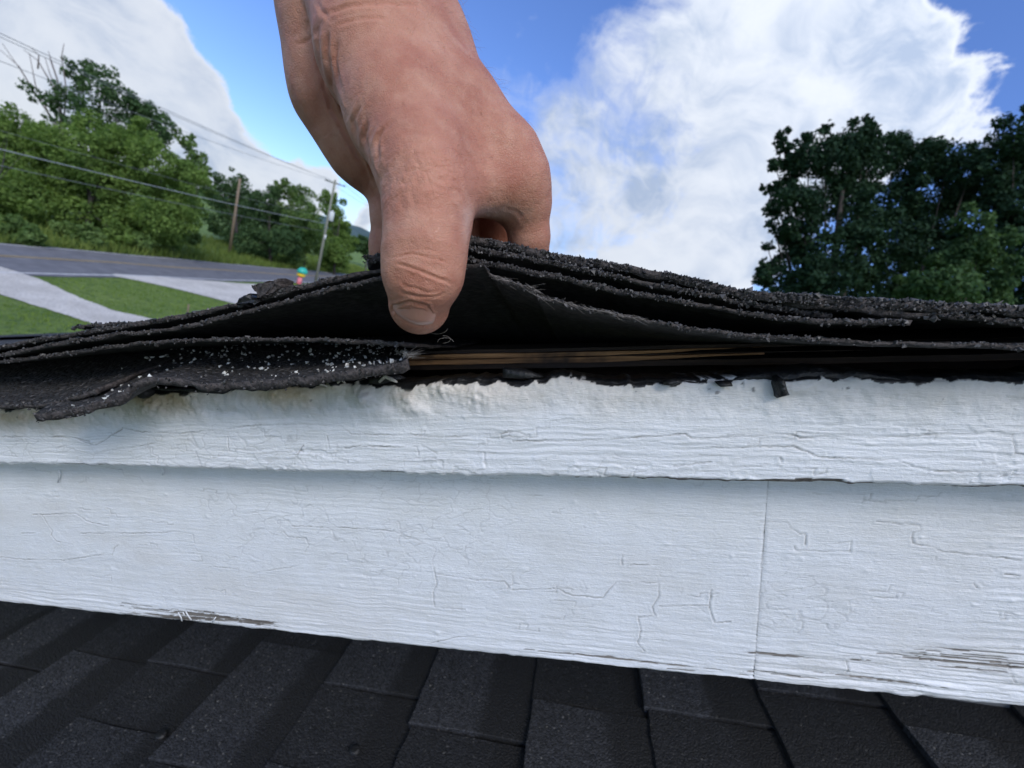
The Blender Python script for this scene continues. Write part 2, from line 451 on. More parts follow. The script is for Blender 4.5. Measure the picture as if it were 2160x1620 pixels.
rd = nrm(fb - fa); rn = np.array([rd[1], -rd[0]])
if rn @ (na - fa) < 0: rn = -rn
ROAD_W = float(((na - fa) @ rn + (nb - fa) @ rn) / 2)
far = lambda t, off=0: fa + rd * t + rn * off
TT = np.linspace(-60, 260, 140)
road = ribbon('road', [far(t) for t in TT], [far(t, ROAD_W) for t in TT], ROADM, .03, .10, 300)
ribbon('edge_line', [far(t, ROAD_W - .55) for t in TT], [far(t, ROAD_W - .38) for t in TT], LINE_W, .042, 0, 200, road, None)
ribbon('edge_line', [far(t, .3) for t in TT], [far(t, .42) for t in TT], LINE_W, .042, 0, 200, road, None)
ribbon('centre_line', [far(t, ROAD_W * .46 - .12) for t in TT], [far(t, ROAD_W * .46) for t in TT], LINE_Y, .042, 0, 200, road, None)
ribbon('centre_line', [far(t, ROAD_W * .46 + .12) for t in TT], [far(t, ROAD_W * .46 + .24) for t in TT], LINE_Y, .042, 0, 200, road, None)
DR_A = [G2(-120, 535), G2(0, 562), G2(90, 592), G2(150, 620), G2(240, 655), G2(335, 676), G2(520, 720)]
DR_B = [G2(-160, 575), G2(0, 621), G2(60, 640), G2(110, 656), G2(200, 684), G2(265, 696), G2(420, 745)]
AP_A = [G2(238, 580), G2(350, 587), G2(460, 594), G2(560, 601), G2(640, 606), G2(760, 616)]
AP_B = [G2(240, 584), G2(340, 604), G2(440, 628), G2(520, 648), G2(640, 668), G2(800, 690)]
DRIVE, APRON = DR_A + DR_B[::-1], AP_A + AP_B[::-1]
ribbon('gravel_driveway', DR_A, DR_B, GRAVEL, .034, .13, 100)
ribbon('gravel_apron', AP_A, AP_B, GRAVEL, .038, .13, 100)
def hill():
    M = material('haze_tinted_hill', plain_fn((.045, .085, .085), (.075, .12, .115), .02, 1))  # distance haze is mixed into the hill colour as blue
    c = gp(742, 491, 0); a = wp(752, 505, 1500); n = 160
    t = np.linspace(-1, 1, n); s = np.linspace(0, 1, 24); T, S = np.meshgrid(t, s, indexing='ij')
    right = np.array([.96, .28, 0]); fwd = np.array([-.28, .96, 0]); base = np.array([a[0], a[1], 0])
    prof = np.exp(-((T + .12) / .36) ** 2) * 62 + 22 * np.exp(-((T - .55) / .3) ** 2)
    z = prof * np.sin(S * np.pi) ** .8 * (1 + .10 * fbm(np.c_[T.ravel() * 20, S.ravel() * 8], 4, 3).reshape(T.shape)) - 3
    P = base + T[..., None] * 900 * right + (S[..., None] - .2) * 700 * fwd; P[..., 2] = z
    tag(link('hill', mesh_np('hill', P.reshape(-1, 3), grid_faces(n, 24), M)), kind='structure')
hill()

# ------------------------------------------------------------------ trees
def crown_mesh(name, clumps, n, size, mat, rng, shell=.55, sub=14):
    """leaf clumps: small bent leaf pairs spread through every clump's volume"""
    C = np.array([c[0] for c in clumps]); R = np.array([c[1] for c in clumps])
    p = R ** 2; p[::sub + 1] *= .8; p /= p.sum(); idx = rng.choice(len(C), n, p=p)
    D = rng.normal(size=(n, 3)); D /= np.linalg.norm(D, axis=1)[:, None]
    rad = (shell + (1 - shell) * rng.random(n) ** .6) * (1 + .28 * fbm(D * 2.2 + C[idx] * .7, 2, 9)) * R[idx]
    stray = rng.random(n) < .05; rad = np.where(stray, rad * rng.uniform(1.05, 1.3, n), rad)
    P = C[idx] + D * rad[:, None] * np.array([1, 1, .85])
    N = D * .6 + rng.normal(size=(n, 3)) * .6 + np.array([0, 0, .45]); N /= np.linalg.norm(N, axis=1)[:, None]
    A = np.cross(N, rng.normal(size=(n, 3))); A /= np.linalg.norm(A, axis=1)[:, None]; B = np.cross(N, A)
    s = size * rng.uniform(.55, 1.3, n)[:, None]
    V = np.stack([P - A * s, P + B * s * .55 - N * s * .12, P + A * s * .95 - N * s * .25, P - B * s * .55 - N * s * .12], 1).reshape(-1, 3)
    F = np.arange(4 * n).reshape(n, 4)
    return mesh_np(name, V, F, mat, False)
def tree(name, px_clumps, D, n, size, mat, label, seed, base=None, group=None, trunk_r=.22, cat='tree', bark=None, shell=.55, djit=1.0, stems=1, sub=14):
    """px_clumps: (x, y, r) in picture units at depth D"""
    rng = np.random.default_rng(seed)
    clumps = []
    for (x, y, r) in px_clumps:
        rr = r / FPX * D; d = D + rng.uniform(-.8, .8) * rr * 1.2 * djit
        clumps.append((wp(x, y, d), rr * .80))
        for k in range(sub):                                # leaf sprays on the ends of the twigs break the outline
            v = rng.normal(size=3); v /= np.linalg.norm(v)
            clumps.append((wp(x, y, d) + v * rr * rng.uniform(.45, 1.14), rr * rng.uniform(.13, .38)))
    C = np.array([c[0] for c in clumps]); 
    if base is None: base = np.array([C[:, 0].mean(), C[:, 1].mean(), 0])
    base = np.array([base[0], base[1], 0.0]); base[2] = float(ground_z(np.array([base[0]]), np.array([base[1]]))[0]) - .05
    t = empty(name, Vector(base)); tag(t, label, cat, group)
    link('crown', crown_mesh('crown', clumps, n, size, mat, rng, shell, sub), t)
    mb = MB(); main = C[::sub + 1]
    top = np.array([main[:, 0].mean(), main[:, 1].mean(), main[:, 2].max()])
    for s in range(stems):
        b0 = base + (rng.normal(size=3) * [.5, .5, 0] if s else 0)
        mid = b0 * .45 + top * .55 + rng.normal(size=3) * .25
        pts = [b0, b0 * .8 + mid * .2 + rng.normal(size=3) * .06, b0 * .4 + mid * .6 + rng.normal(size=3) * .1, mid, mid * .4 + top * .6]
        mb.tube(pts, [trunk_r * 1.25, trunk_r, trunk_r * .8, trunk_r * .55, trunk_r * .2], 8)
        for ci, c in enumerate(main):
            if px_clumps[ci][2] < 10 and len(px_clumps) > 8: continue
            f = rng.uniform(.35, .8); st = b0 * (1 - f) + mid * f
            m = st * .5 + c * .5 + np.array([0, 0, .06 * np.linalg.norm(c - st)])
            mb.tube([st, m, c], [trunk_r * .30, trunk_r * .17, trunk_r * .05], 5)
    link('trunk', mb.mesh('trunk', bark or BARK), t)
    return t

dA = depth_of(gp(150, 492)); dB = depth_of(gp(600, 560)); dC = depth_of(gp(700, 565))
tree('leafy_tree', [(20, 330, 75), (-40, 290, 80), (60, 420, 65), (-20, 400, 70), (100, 300, 50), (30, 260, 45), (40, 470, 40), (-30, 480, 50), (10, 500, 30)], dA, 34000, .145, LEAF_BRIGHT,
     'bright green bushy tree at the far left edge, beside the bank across the road', 1, gp(-60, 490), 'bright trees across the road', .07)
tree('leafy_tree', [(170, 330, 70), (130, 400, 65), (220, 380, 65), (190, 270, 40), (240, 310, 50), (160, 450, 50), (110, 340, 50), (250, 450, 45), (200, 490, 35), (130, 490, 30), (250, 500, 30)], dA * 1.03, 34000, .145, LEAF_BRIGHT,
     'bright green bushy tree across the road below the tall dark tree', 2, gp(180, 500), 'bright trees across the road')
tree('leafy_tree', [(320, 340, 58), (360, 400, 60), (290, 420, 60), (300, 290, 34), (390, 440, 40), (340, 460, 55), (400, 370, 36), (300, 495, 32), (370, 500, 28)], dA * 1.10, 32000, .145, LEAF_BRIGHT,
     'bright green bushy tree across the road, nearest of its row to the brown pole', 3, gp(330, 510), 'bright trees across the road')
tree('tall_tree', [(170, 160, 34), (215, 190, 40), (150, 215, 34), (260, 220, 42), (310, 250, 44), (345, 270, 34), (200, 250, 45), (250, 280, 42), (110, 210, 20), (70, 195, 20), (300, 300, 40), (120, 250, 25), (190, 140, 18), (230, 155, 16)],
     dA * 1.3, 12000, .19, LEAF_DARK, 'tall dark airy tree rising behind the bright trees with sky showing through', 4, None, trunk_r=.3, shell=.3)
tree('slender_tree', [(395, 300, 20), (415, 330, 24), (405, 370, 24), (428, 360, 18), (440, 400, 20)], dA * 1.35, 1500, .26, LEAF_MID,
     'small thin tree with sparse leaves at the right end of the bright trees', 5, None, trunk_r=.14, shell=.3)
for i, (cl, m, lb, sd_, bs, dd) in enumerate([
    ([(470, 420, 45), (500, 400, 38), (470, 470, 38), (520, 450, 42), (500, 500, 36)], LEAF_DARK, 'dark tree directly behind the brown utility pole', 6, (500, 535), 1.15),
    ([(560, 430, 42), (590, 460, 45), (550, 490, 45), (600, 510, 42), (540, 530, 32), (520, 520, 30)], LEAF_DARK, 'dark dense tree midway between the two utility poles', 7, (570, 555), 1.0),
    ([(640, 440, 38), (620, 500, 42), (660, 510, 40), (650, 470, 40), (620, 545, 30), (600, 400, 20), (625, 410, 22)], LEAF_MID, 'green tree standing just left of the grey transformer pole', 8, (640, 570), .98),
    ([(705, 450, 28), (715, 490, 32), (700, 530, 32), (725, 520, 26), (690, 420, 20), (690, 560, 24), (722, 548, 20)], LEAF_BRIGHT, 'green tree standing directly behind the grey transformer pole', 9, (705, 580), 1.02)]):
    tree('roadside_tree', cl, depth_of(gp(*bs)) * dd, 16000, .21, m, lb, sd_, gp(*bs) * 1.0, 'trees along the road between the poles')
for i, (cl, lb, sd_, bs) in enumerate([
    ([(20, 495, 26), (60, 500, 24), (-20, 490, 26), (40, 475, 22)], 'low bush at the far left edge below the bright trees', 19, (30, 505)),
    ([(262, 500, 24), (300, 508, 22), (240, 492, 18)], 'low rounded bush under the bright trees at the edge of the road', 20, (270, 522)),
    ([(160, 490, 22), (190, 500, 22), (130, 482, 18)], 'low bush at the foot of the second bright tree', 21, (160, 510)),
    ([(360, 505, 20), (395, 500, 20), (335, 512, 18)], 'low bush left of the grassy gap beside the brown pole', 22, (365, 530))]):
    tree('bush', cl, depth_of(gp(*bs)), 2500, .2, LEAF_MID, lb, sd_, gp(*bs), 'low bushes across the road', .05, 'bush')
tree('distant_tree', [(770, 515, 18), (790, 520, 16), (755, 520, 14), (810, 525, 18)], 120, 2500, .7, LEAF_DARK, 'dark distant tree beside the little finger, under the blue hill', 23, None, None, .3)
tree('distant_tree', [(840, 530, 20), (870, 540, 20)], 130, 1500, .7, LEAF_MID, 'far rounded tree hidden mostly behind the thumb', 24, None, None, .3)
def far_woods():
    rng = np.random.default_rng(77); n = 26000
    a = rng.uniform(-2.6, 2.6, n); d = 300 + 60 * rng.random(n); top = 7.5 + 3.5 * fbm(np.c_[a * 26, a * 0], 4, 6)
    z = top * np.sqrt(rng.random(n)); P = np.c_[d * np.sin(a), d * np.cos(a), z]; N = rng.normal(size=(n, 3)); N /= np.linalg.norm(N, axis=1)[:, None]
    A = np.cross(N, rng.normal(size=(n, 3))); A /= np.linalg.norm(A, axis=1)[:, None]; B = np.cross(N, A); q = rng.uniform(.8, 1.7, n)[:, None]
    V = np.stack([P - A * q, P + B * q * .6, P + A * q, P - B * q * .6], 1).reshape(-1, 3)
    tag(link('far_woods', mesh_np('far_woods', V, np.arange(4 * n).reshape(n, 4), LEAF_DARK, False)), 'far-off line of woods along the horizon under the blue hill', 'woods', kind='stuff')
far_woods()
# bare dead tree behind the left row
def dead_tree():
    d = dA * 1.32; b = wp(150, 330, d); base = np.array([b[0], b[1], 0.0])
    t = empty('bare_tree', Vector(base)); tag(t, 'leafless grey dead tree with thin forked limbs above the left treetops', 'tree')
    mb = MB(); w = lambda *q: [wp(x, y, d + z) for x, y, z in q]
    mb.tube([base, wp(150, 330, d), wp(130, 280, d)], [.28, .2, .15], 7)
    link('trunk', mb.mesh('trunk', DEADWOOD), t)
    for q in ([(130, 280, 0), (85, 215, 0), (45, 150, .3), (5, 92, .5)], [(85, 215, 0), (40, 140, -.4), (0, 105, -.6)], [(110, 255, 0), (75, 180, .5), (62, 112, .6)],
              [(130, 280, 0), (122, 200, .2), (105, 155, .3), (95, 122, .3)], [(122, 200, .2), (80, 128, .5), (50, 105, .5)], [(80, 145, .4), (82, 116, .4), (62, 98, .4)],
              [(130, 280, 0), (128, 190, -.4), (104, 122, -.5)], [(135, 250, 0), (140, 190, -.2), (130, 120, -.3), (135, 92, -.3)],
              [(128, 190, -.4), (112, 140, -.3), (102, 108, -.3)]):
        link('limb', MB().tube(w(*q), np.linspace(.085, .03, len(q)), 5).mesh('limb', DEADWOOD), t)
dead_tree()
# dark maples at the right
DM = 15.0
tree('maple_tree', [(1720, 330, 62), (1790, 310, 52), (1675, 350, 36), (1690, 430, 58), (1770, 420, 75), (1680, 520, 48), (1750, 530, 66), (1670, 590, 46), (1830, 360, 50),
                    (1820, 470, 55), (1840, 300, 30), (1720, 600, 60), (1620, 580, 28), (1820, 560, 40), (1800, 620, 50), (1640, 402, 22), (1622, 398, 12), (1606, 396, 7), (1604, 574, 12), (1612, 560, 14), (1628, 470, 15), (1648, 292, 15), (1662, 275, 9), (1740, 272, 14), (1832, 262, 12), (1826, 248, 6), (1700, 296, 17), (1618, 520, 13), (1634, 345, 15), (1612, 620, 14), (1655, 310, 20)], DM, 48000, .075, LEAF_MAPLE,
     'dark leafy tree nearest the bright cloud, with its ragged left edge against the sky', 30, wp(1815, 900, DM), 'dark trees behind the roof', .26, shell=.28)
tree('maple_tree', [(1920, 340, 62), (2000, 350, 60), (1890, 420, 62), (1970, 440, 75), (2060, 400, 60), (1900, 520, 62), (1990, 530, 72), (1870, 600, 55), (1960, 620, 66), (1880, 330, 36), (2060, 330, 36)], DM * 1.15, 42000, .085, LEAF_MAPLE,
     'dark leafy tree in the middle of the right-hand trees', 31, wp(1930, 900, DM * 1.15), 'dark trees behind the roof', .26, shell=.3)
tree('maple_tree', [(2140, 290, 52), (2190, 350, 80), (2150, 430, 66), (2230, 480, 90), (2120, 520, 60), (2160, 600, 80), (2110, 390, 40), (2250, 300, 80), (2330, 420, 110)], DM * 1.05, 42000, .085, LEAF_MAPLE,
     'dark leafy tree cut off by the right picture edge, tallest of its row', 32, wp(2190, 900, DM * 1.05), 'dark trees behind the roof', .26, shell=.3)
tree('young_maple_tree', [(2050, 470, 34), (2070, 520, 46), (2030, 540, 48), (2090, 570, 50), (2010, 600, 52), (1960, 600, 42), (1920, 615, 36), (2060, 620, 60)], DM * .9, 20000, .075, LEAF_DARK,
     'smaller paler green tree in front of the dark right-hand trees', 33, wp(2050, 900, DM * .9), None, .14, shell=.3)

# tall verge grass across the road
def verge():
    rng = np.random.default_rng(5); n = 16000
    t = rng.uniform(-12, 90, n); off = -rng.random(n) ** 1.7 * 17 - .1
    P = fa + rd * t[:, None] + rn * off[:, None]; z = ground_z(P[:, 0], P[:, 1]); P = np.c_[P, z]
    a = rng.uniform(0, 6.28, n); A = np.c_[np.cos(a), np.sin(a), a * 0]; h = rng.uniform(.25, .8, n); w = rng.uniform(.03, .09, n)[:, None]
    L = np.c_[rng.normal(size=(n, 2)) * .18, h]
    V = np.stack([P - A * w, P + A * w, P + L + A * w * .2, P + L * .98 - A * w * .2], 1).reshape(-1, 3)
    M = material('tall_grass', leaf_fn((.09, .15, .03), (.24, .29, .08), .3))
    tag(link('verge_grass', mesh_np('verge_grass', V, np.arange(4 * n).reshape(n, 4), M, False)), 'tall unmown grass along the far side of the road', 'grass', kind='stuff')
verge()
def lawn_tufts():
    rng = np.random.default_rng(15); n = 60000
    c = np.array([G2(*q) for q in ((0, 575), (620, 605), (0, 720), (560, 720))]); lo, hi = c.min(0) - 3, c.max(0) + 3
    P = rng.uniform(lo, hi, (n, 2))
    def inside(poly, Q):
        r = np.zeros(len(Q), bool); m = len(poly)
        for i in range(m):
            a, b = poly[i], poly[(i + 1) % m]
            k = ((a[1] > Q[:, 1]) != (b[1] > Q[:, 1])) & (Q[:, 0] < (b[0] - a[0]) * (Q[:, 1] - a[1]) / (b[1] - a[1] + 1e-12) + a[0]); r ^= k
        return r
    J = P + rng.normal(size=P.shape) * .16
    ok = ~inside(DRIVE, J) & ~inside(APRON, J) & (((P - fa) @ rn) > ROAD_W + .15 + .2 * rng.random(n)); P = P[ok]; n = len(P)
    z = ground_z(P[:, 0], P[:, 1]); P = np.c_[P, z]; a = rng.uniform(0, 6.28, n); A = np.c_[np.cos(a), np.sin(a), a * 0]
    g_ = .5 + .5 * fbm(P[:, :2] * .9, 4, 3); h = rng.uniform(.03, .10, n) * (.5 + g_); w = rng.uniform(.012, .035, n)[:, None]; L = np.c_[rng.normal(size=(n, 2)) * .035, h]
    V = np.stack([P - A * w, P + A * w, P + L + A * w * .15], 1).reshape(-1, 3)
    M = material('lawn_blades', leaf_fn((.09, .175, .025), (.27, .36, .085), .3))
    tag(link('lawn_grass', mesh_np('lawn_grass', V, np.arange(3 * n).reshape(n, 3), M, False)), 'short mown grass of the lawn between the drive and the road', 'grass', kind='stuff')
lawn_tufts()

# ------------------------------------------------------------------ utility poles and wires
def pole_pts(bx, by, tx, ty):
    b = gp(bx, by); d = np.hypot(b[0], b[1]); c = RW @ camray(tx, ty); t = (c[:2] @ b[:2]) / (c[:2] @ c[:2]) ; return b, np.array([b[0], b[1], CAM_H + c[2] * t])
p1b, p1t = pole_pts(484, 534, 504, 376); p2b, p2t = pole_pts(664, 604, 706, 379)
def pole1():
    t = empty('utility_pole', Vector(p1b)); tag(t, 'plain brown wooden pole without crossarm at the grassy gap across the road', 'utility pole', 'utility poles')
    link('pole', MB().tube([p1b, (p1b + p1t) / 2, p1t], [.20, .17, .14], 10).mesh('pole', POLE_BROWN), t)
pole1()
armdir = nrm(np.r_[wp(728, 388, 46)[:2] - wp(682, 378, 46)[:2], 0]); armdir = nrm(np.r_[rn, 0]) * .35 + armdir; armdir = nrm(armdir)
def pole2():
    t = empty('utility_pole', Vector(p2b)); tag(t, 'tall grey pole with crossarm and white transformer beside the road', 'utility pole', 'utility poles')
    link('pole', MB().tube([p2b, (p2b + p2t) / 2, p2t], [.17, .14, .11], 10).mesh('pole', POLE_GREY), t)
    c = p2t - np.array([0, 0, .35]); R3 = np.array([armdir, np.cross([0, 0, 1], armdir), [0, 0, 1]]).T
    link('crossarm', MB().box(c + R3 @ [0, .14, 0], (2.5, .10, .13), R3, .01).mesh('crossarm', POLE_GREY), t)
    for s in (-1.15, -.55, .6, 1.15):
        i = MB(); q = c + armdir * s; i.tube([q + [0, 0, .06], q + [0, 0, .12], q + [0, 0, .14], q + [0, 0, .22]], [.03, .03, .055, .03], 8)
        link('insulator', i.mesh('insulator', GREYMETAL), t)
    for s in (-1, 1):
        link('brace', MB().tube([c + armdir * s * .8 + [0, 0, -.05], c + [0, 0, -.7]], .02, 5).mesh('brace', GREYMETAL), t)
    f = (600 - 450) / (600 - 379); q = p2b * (1 - f) + p2t * f; side = nrm(np.r_[RW[0, 0], RW[1, 0], 0]); q = q + side * .38
    tr = link('transformer', MB().tube([q - [0, 0, .55], q - [0, 0, .5], q + [0, 0, .45], q + [0, 0, .5], q + [0, 0, .58]], [.2, .27, .27, .25, .12], 14).mesh('transformer', GREYMETAL), t)
    link('bushing', MB().tube([q + [0, 0, .55], q + [0, 0, .8]], [.05, .035], 8).mesh('bushing', GREYMETAL), tr)
    q2 = p2b * .52 + p2t * .48
    link('junction_box', MB().box(q2 + side * .05, (.3, .25, .5), None, .03).mesh('junction_box', GREYMETAL), t)
pole2()
def pole3():
    b = gp(797, 560); b = np.array([b[0], b[1], 0.]); d = 75.0; w = wp(800, 440, d); b = np.array([w[0], w[1], 0.0]); tp = w
    t = empty('utility_pole', Vector(b)); tag(t, 'small far utility pole with crossarm right beside the hand', 'utility pole', 'utility poles')
    link('pole', MB().tube([b, (b + tp) / 2, tp], [.16, .14, .11], 8).mesh('pole', POLE_GREY), t)
    R3 = np.array([armdir, np.cross([0, 0, 1], armdir), [0, 0, 1]]).T
    link('crossarm', MB().box(tp - [0, 0, .4], (2.2, .1, .13), R3).mesh('crossarm', POLE_GREY), t)
    return tp
p3t = pole3()
def on_line(x, y):
    """point of the vertical plane over the pole line seen at (x, y)"""
    c = RW @ camray(x, y); q = p2b[:2]; N = np.array([rd[1], -rd[0]]); t = (N @ q) / (N @ c[:2]); return CAM + c * t
def sag(a, b, s, n=26):
    t = np.linspace(0, 1, n)[:, None]; P = a + (b - a) * t; P[:, 2] -= (4 * s * t * (1 - t))[:, 0]; return P
def line(a, b, s, r, mat, label):
    o = link('power_line', MB().tube(sag(a, b, s), r, 5).mesh('power_line', mat)); tag(o, label, 'wire', 'overhead wires')
ca = p2t - np.array([0, 0, .13])
L0 = [on_line(-60, 42), on_line(-60, 50), on_line(-60, 105)]
line(L0[0], ca - armdir * 1.15, .2, .016, WIRE, 'uppermost thin wire crossing the sky to the crossarm end')
line(L0[1], ca - armdir * .55, .25, .015, WIRE, 'thin wire running just under the uppermost wire to the crossarm')
line(L0[2], ca + armdir * .6 - [0, 0, .1], .3, .013, WIRE, 'thin wire across the tall dark tree, third from the top')
h2 = lambda f: p2b * (1 - f) + p2t * f
line(on_line(-60, 300), h2(.60), .15, .024, CABLE, 'thick pale cable crossing in front of the bright trees')
line(on_line(-60, 336), h2(.53), .15, .014, WIRE, 'dark cable just below the thick pale cable')
line(on_line(-60, 258), h2(.66), .2, .009, WIRE, 'fine wire in front of the bright trees above the thick pale cable')
for s, lb in ((-1.15, 'left'), (1.15, 'right')):
    line(ca + armdir * s, p3t + armdir * s * .8 - [0, 0, .2], .35, .016, WIRE, f'thin wire leaving the {lb} end of the crossarm towards the hand')

# garden ornament and stake
def ornament():
    b = gp(630, 600); d = depth_of(b); k = d / FPX
    t = empty('garden_ornament', Vector(b)); tag(t, 'small bright teal, yellow and pink ornament standing by the road', 'ornament')
    side = nrm(np.r_[RW[0, 0], RW[1, 0], 0]); fwd = np.cross([0, 0, 1], side)
    c = lambda n_, a, b_: material(n_, plain_fn(a, b_, 3, .4))
    def lathe(prof, off, tilt, sides=16):
        th = np.arange(sides) / sides * 2 * np.pi; V = []
        for r, z in prof:
            for a in th: V.append(side * (r * np.cos(a)) + fwd * (r * np.sin(a)) + np.array([0, 0, z]) + side * z * tilt)
        F = [(i * sides + j, i * sides + (j + 1) % sides, (i + 1) * sides + (j + 1) % sides, (i + 1) * sides + j) for i in range(len(prof) - 1) for j in range(sides)]
        F += [tuple(range(sides))[::-1], tuple((len(prof) - 1) * sides + j for j in range(sides))]
        return mesh_np('x', np.array(V) + b + off, F, None)
    def put(nm, me, m): me.materials.append(m); me.name = nm; link(nm, me, t)
    pk, ye, te = c('pink_plastic', (.75, .16, .22), (.85, .3, .34)), c('yellow_plastic', (.85, .55, .02), (.9, .62, .05)), c('teal_plastic', (.02, .38, .30), (.03, .5, .40))
    u = 1.28 * k * 10
    put('base', lathe([(.14 * u * 2, 0), (.2 * u * 2, .2 * u), (.34 * u, .55 * u), (.38 * u, 1.0 * u), (.22 * u, 1.35 * u)], 0, .05), pk)
    put('band', lathe([(.3 * u, 1.3 * u), (.6 * u, 1.45 * u), (.66 * u, 1.75 * u), (.4 * u, 1.95 * u)], 0, .08), ye)
    put('cap', lathe([(.5 * u, 1.9 * u), (.80 * u, 2.0 * u), (.78 * u, 2.35 * u), (.5 * u, 2.75 * u), (.12 * u, 2.9 * u)], 0, .1), te)
ornament()
def stake():
    b = gp(395, 668); t = empty('wooden_stake', Vector(b)); tag(t, 'short pale wooden stake in the lawn near the shingle edge', 'stake')
    link('post', MB().box(b + np.array([0, 0, .35]), (.07, .07, .75), None, .01).mesh('post', POLE_BROWN), t)
    b2 = gp(420, 672); o = link('crate', MB().box(b2 + np.array([.1, .1, .2]), (.7, .5, .4), None, .03).mesh('crate', WIRE)); tag(o, 'low dark grey box beside the wooden stake on the lawn', 'box')
stake()

# ------------------------------------------------------------------ the house edge
house = empty('house', Vector((0, 1.5, 0)))
tag(house, 'white trimmed house edge with torn black shingles and a lower shingle roof', 'house')
def part(name, me, parent=None, kind=None, label=None, mw=None):
    o = link(name, me, parent or house, H4 if mw is None else mw)
    if kind: o['kind'] = kind
    if label: o['label'] = label
    return o
N_TRIM = .157; N_FASC = .176

def axis(lo, hi, a, b, step):
    mid = np.arange(a, b, step)
    return np.concatenate([np.linspace(lo, a, 60, endpoint=False), mid, np.linspace(b, hi, 60)])
def to_ru(lines, n): return [np.array([ru(x, y, n) for x, y in l]) for l in lines]

FASC_CR = [[(615, 1110), (675, 1112), (740, 1114), (830, 1120), (885, 1142), (920, 1157), (912, 1180), (917, 1205), (922, 1230), (914, 1250), (917, 1280), (980, 1286)],
    [(922, 1210), (1000, 1222), (1065, 1227), (1075, 1240)], [(597, 1120), (608, 1132), (645, 1136), (652, 1150), (642, 1165)],
    [(440, 1195), (500, 1200), (530, 1210), (610, 1197), (635, 1192)], [(90, 1087), (110, 1120), (108, 1130), (120, 1142), (155, 1150)], [(45, 1125), (75, 1125)],
    [(170, 1125), (220, 1125), (300, 1125), (370, 1122), (407, 1127), (410, 1145)], [(0, 1175), (50, 1180), (135, 1182), (200, 1172), (237, 1170), (240, 1157), (250, 1150)],
    [(70, 1086), (160, 1083), (185, 1100), (230, 1110)],
    [(1080, 1245), (1180, 1242), (1200, 1255), (1270, 1262), (1290, 1240), (1300, 1227), (1390, 1230), (1390, 1260), (1375, 1280), (1382, 1300), (1345, 1302), (1352, 1330), (1345, 1355), (1360, 1375)],
    [(1500, 1245), (1497, 1280), (1507, 1315), (1540, 1312)], [(1390, 1280), (1495, 1277)], [(1330, 1192), (1370, 1192)], [(1312, 1170), (1312, 1192)], [(900, 1360), (960, 1345), (1010, 1340)],
    [(1605, 1100), (1660, 1102), (1670, 1115), (1685, 1125), (1700, 1125), (1699, 1150)], [(1675, 1152), (1680, 1162), (1795, 1164), (1795, 1142), (1735, 1150)],
    [(1850, 1100), (1940, 1107), (1942, 1120), (1925, 1125), (1925, 1147), (1970, 1155), (1995, 1165), (2155, 1182)], [(1600, 1285), (1665, 1287)], [(1975, 1175), (1975, 1183), (2000, 1183)],
    [(1785, 1395), (1787, 1410), (1783, 1420)], [(2125, 1400), (2135, 1425), (2140, 1440)], [(2055, 1230), (2062, 1240)], [(2120, 1210), (2150, 1215)]]
TRIM_CR = [[(260, 902), (300, 911), (380, 914), (550, 897), (650, 895), (720, 900), (740, 915), (950, 922), (1080, 912)], [(725, 945), (760, 942), (880, 942), (882, 960)], [(890, 940), (920, 955)],
    [(1080, 930), (1220, 930), (1360, 922), (1445, 915), (1460, 925), (1550, 922), (1670, 917), (1690, 925), (1880, 922), (2110, 912), (2135, 917), (2142, 957), (2160, 960)],
    [(1500, 945), (1670, 942), (1697, 952), (1730, 965), (1890, 970), (1930, 985), (1980, 995), (2160, 996)], [(0, 921), (150, 922), (190, 932)], [(150, 922), (200, 940), (260, 905)],
    [(480, 920), (483, 950)], [(340, 918), (342, 930), (300, 940), (200, 955)], [(690, 920), (694, 945)], [(620, 980), (630, 955), (640, 940)], [(1020, 955), (1025, 985)],
    [(520, 958), (640, 952)], [(860, 968), (920, 966)], [(1645, 965), (1650, 975)], [(1420, 985), (1500, 975)]]

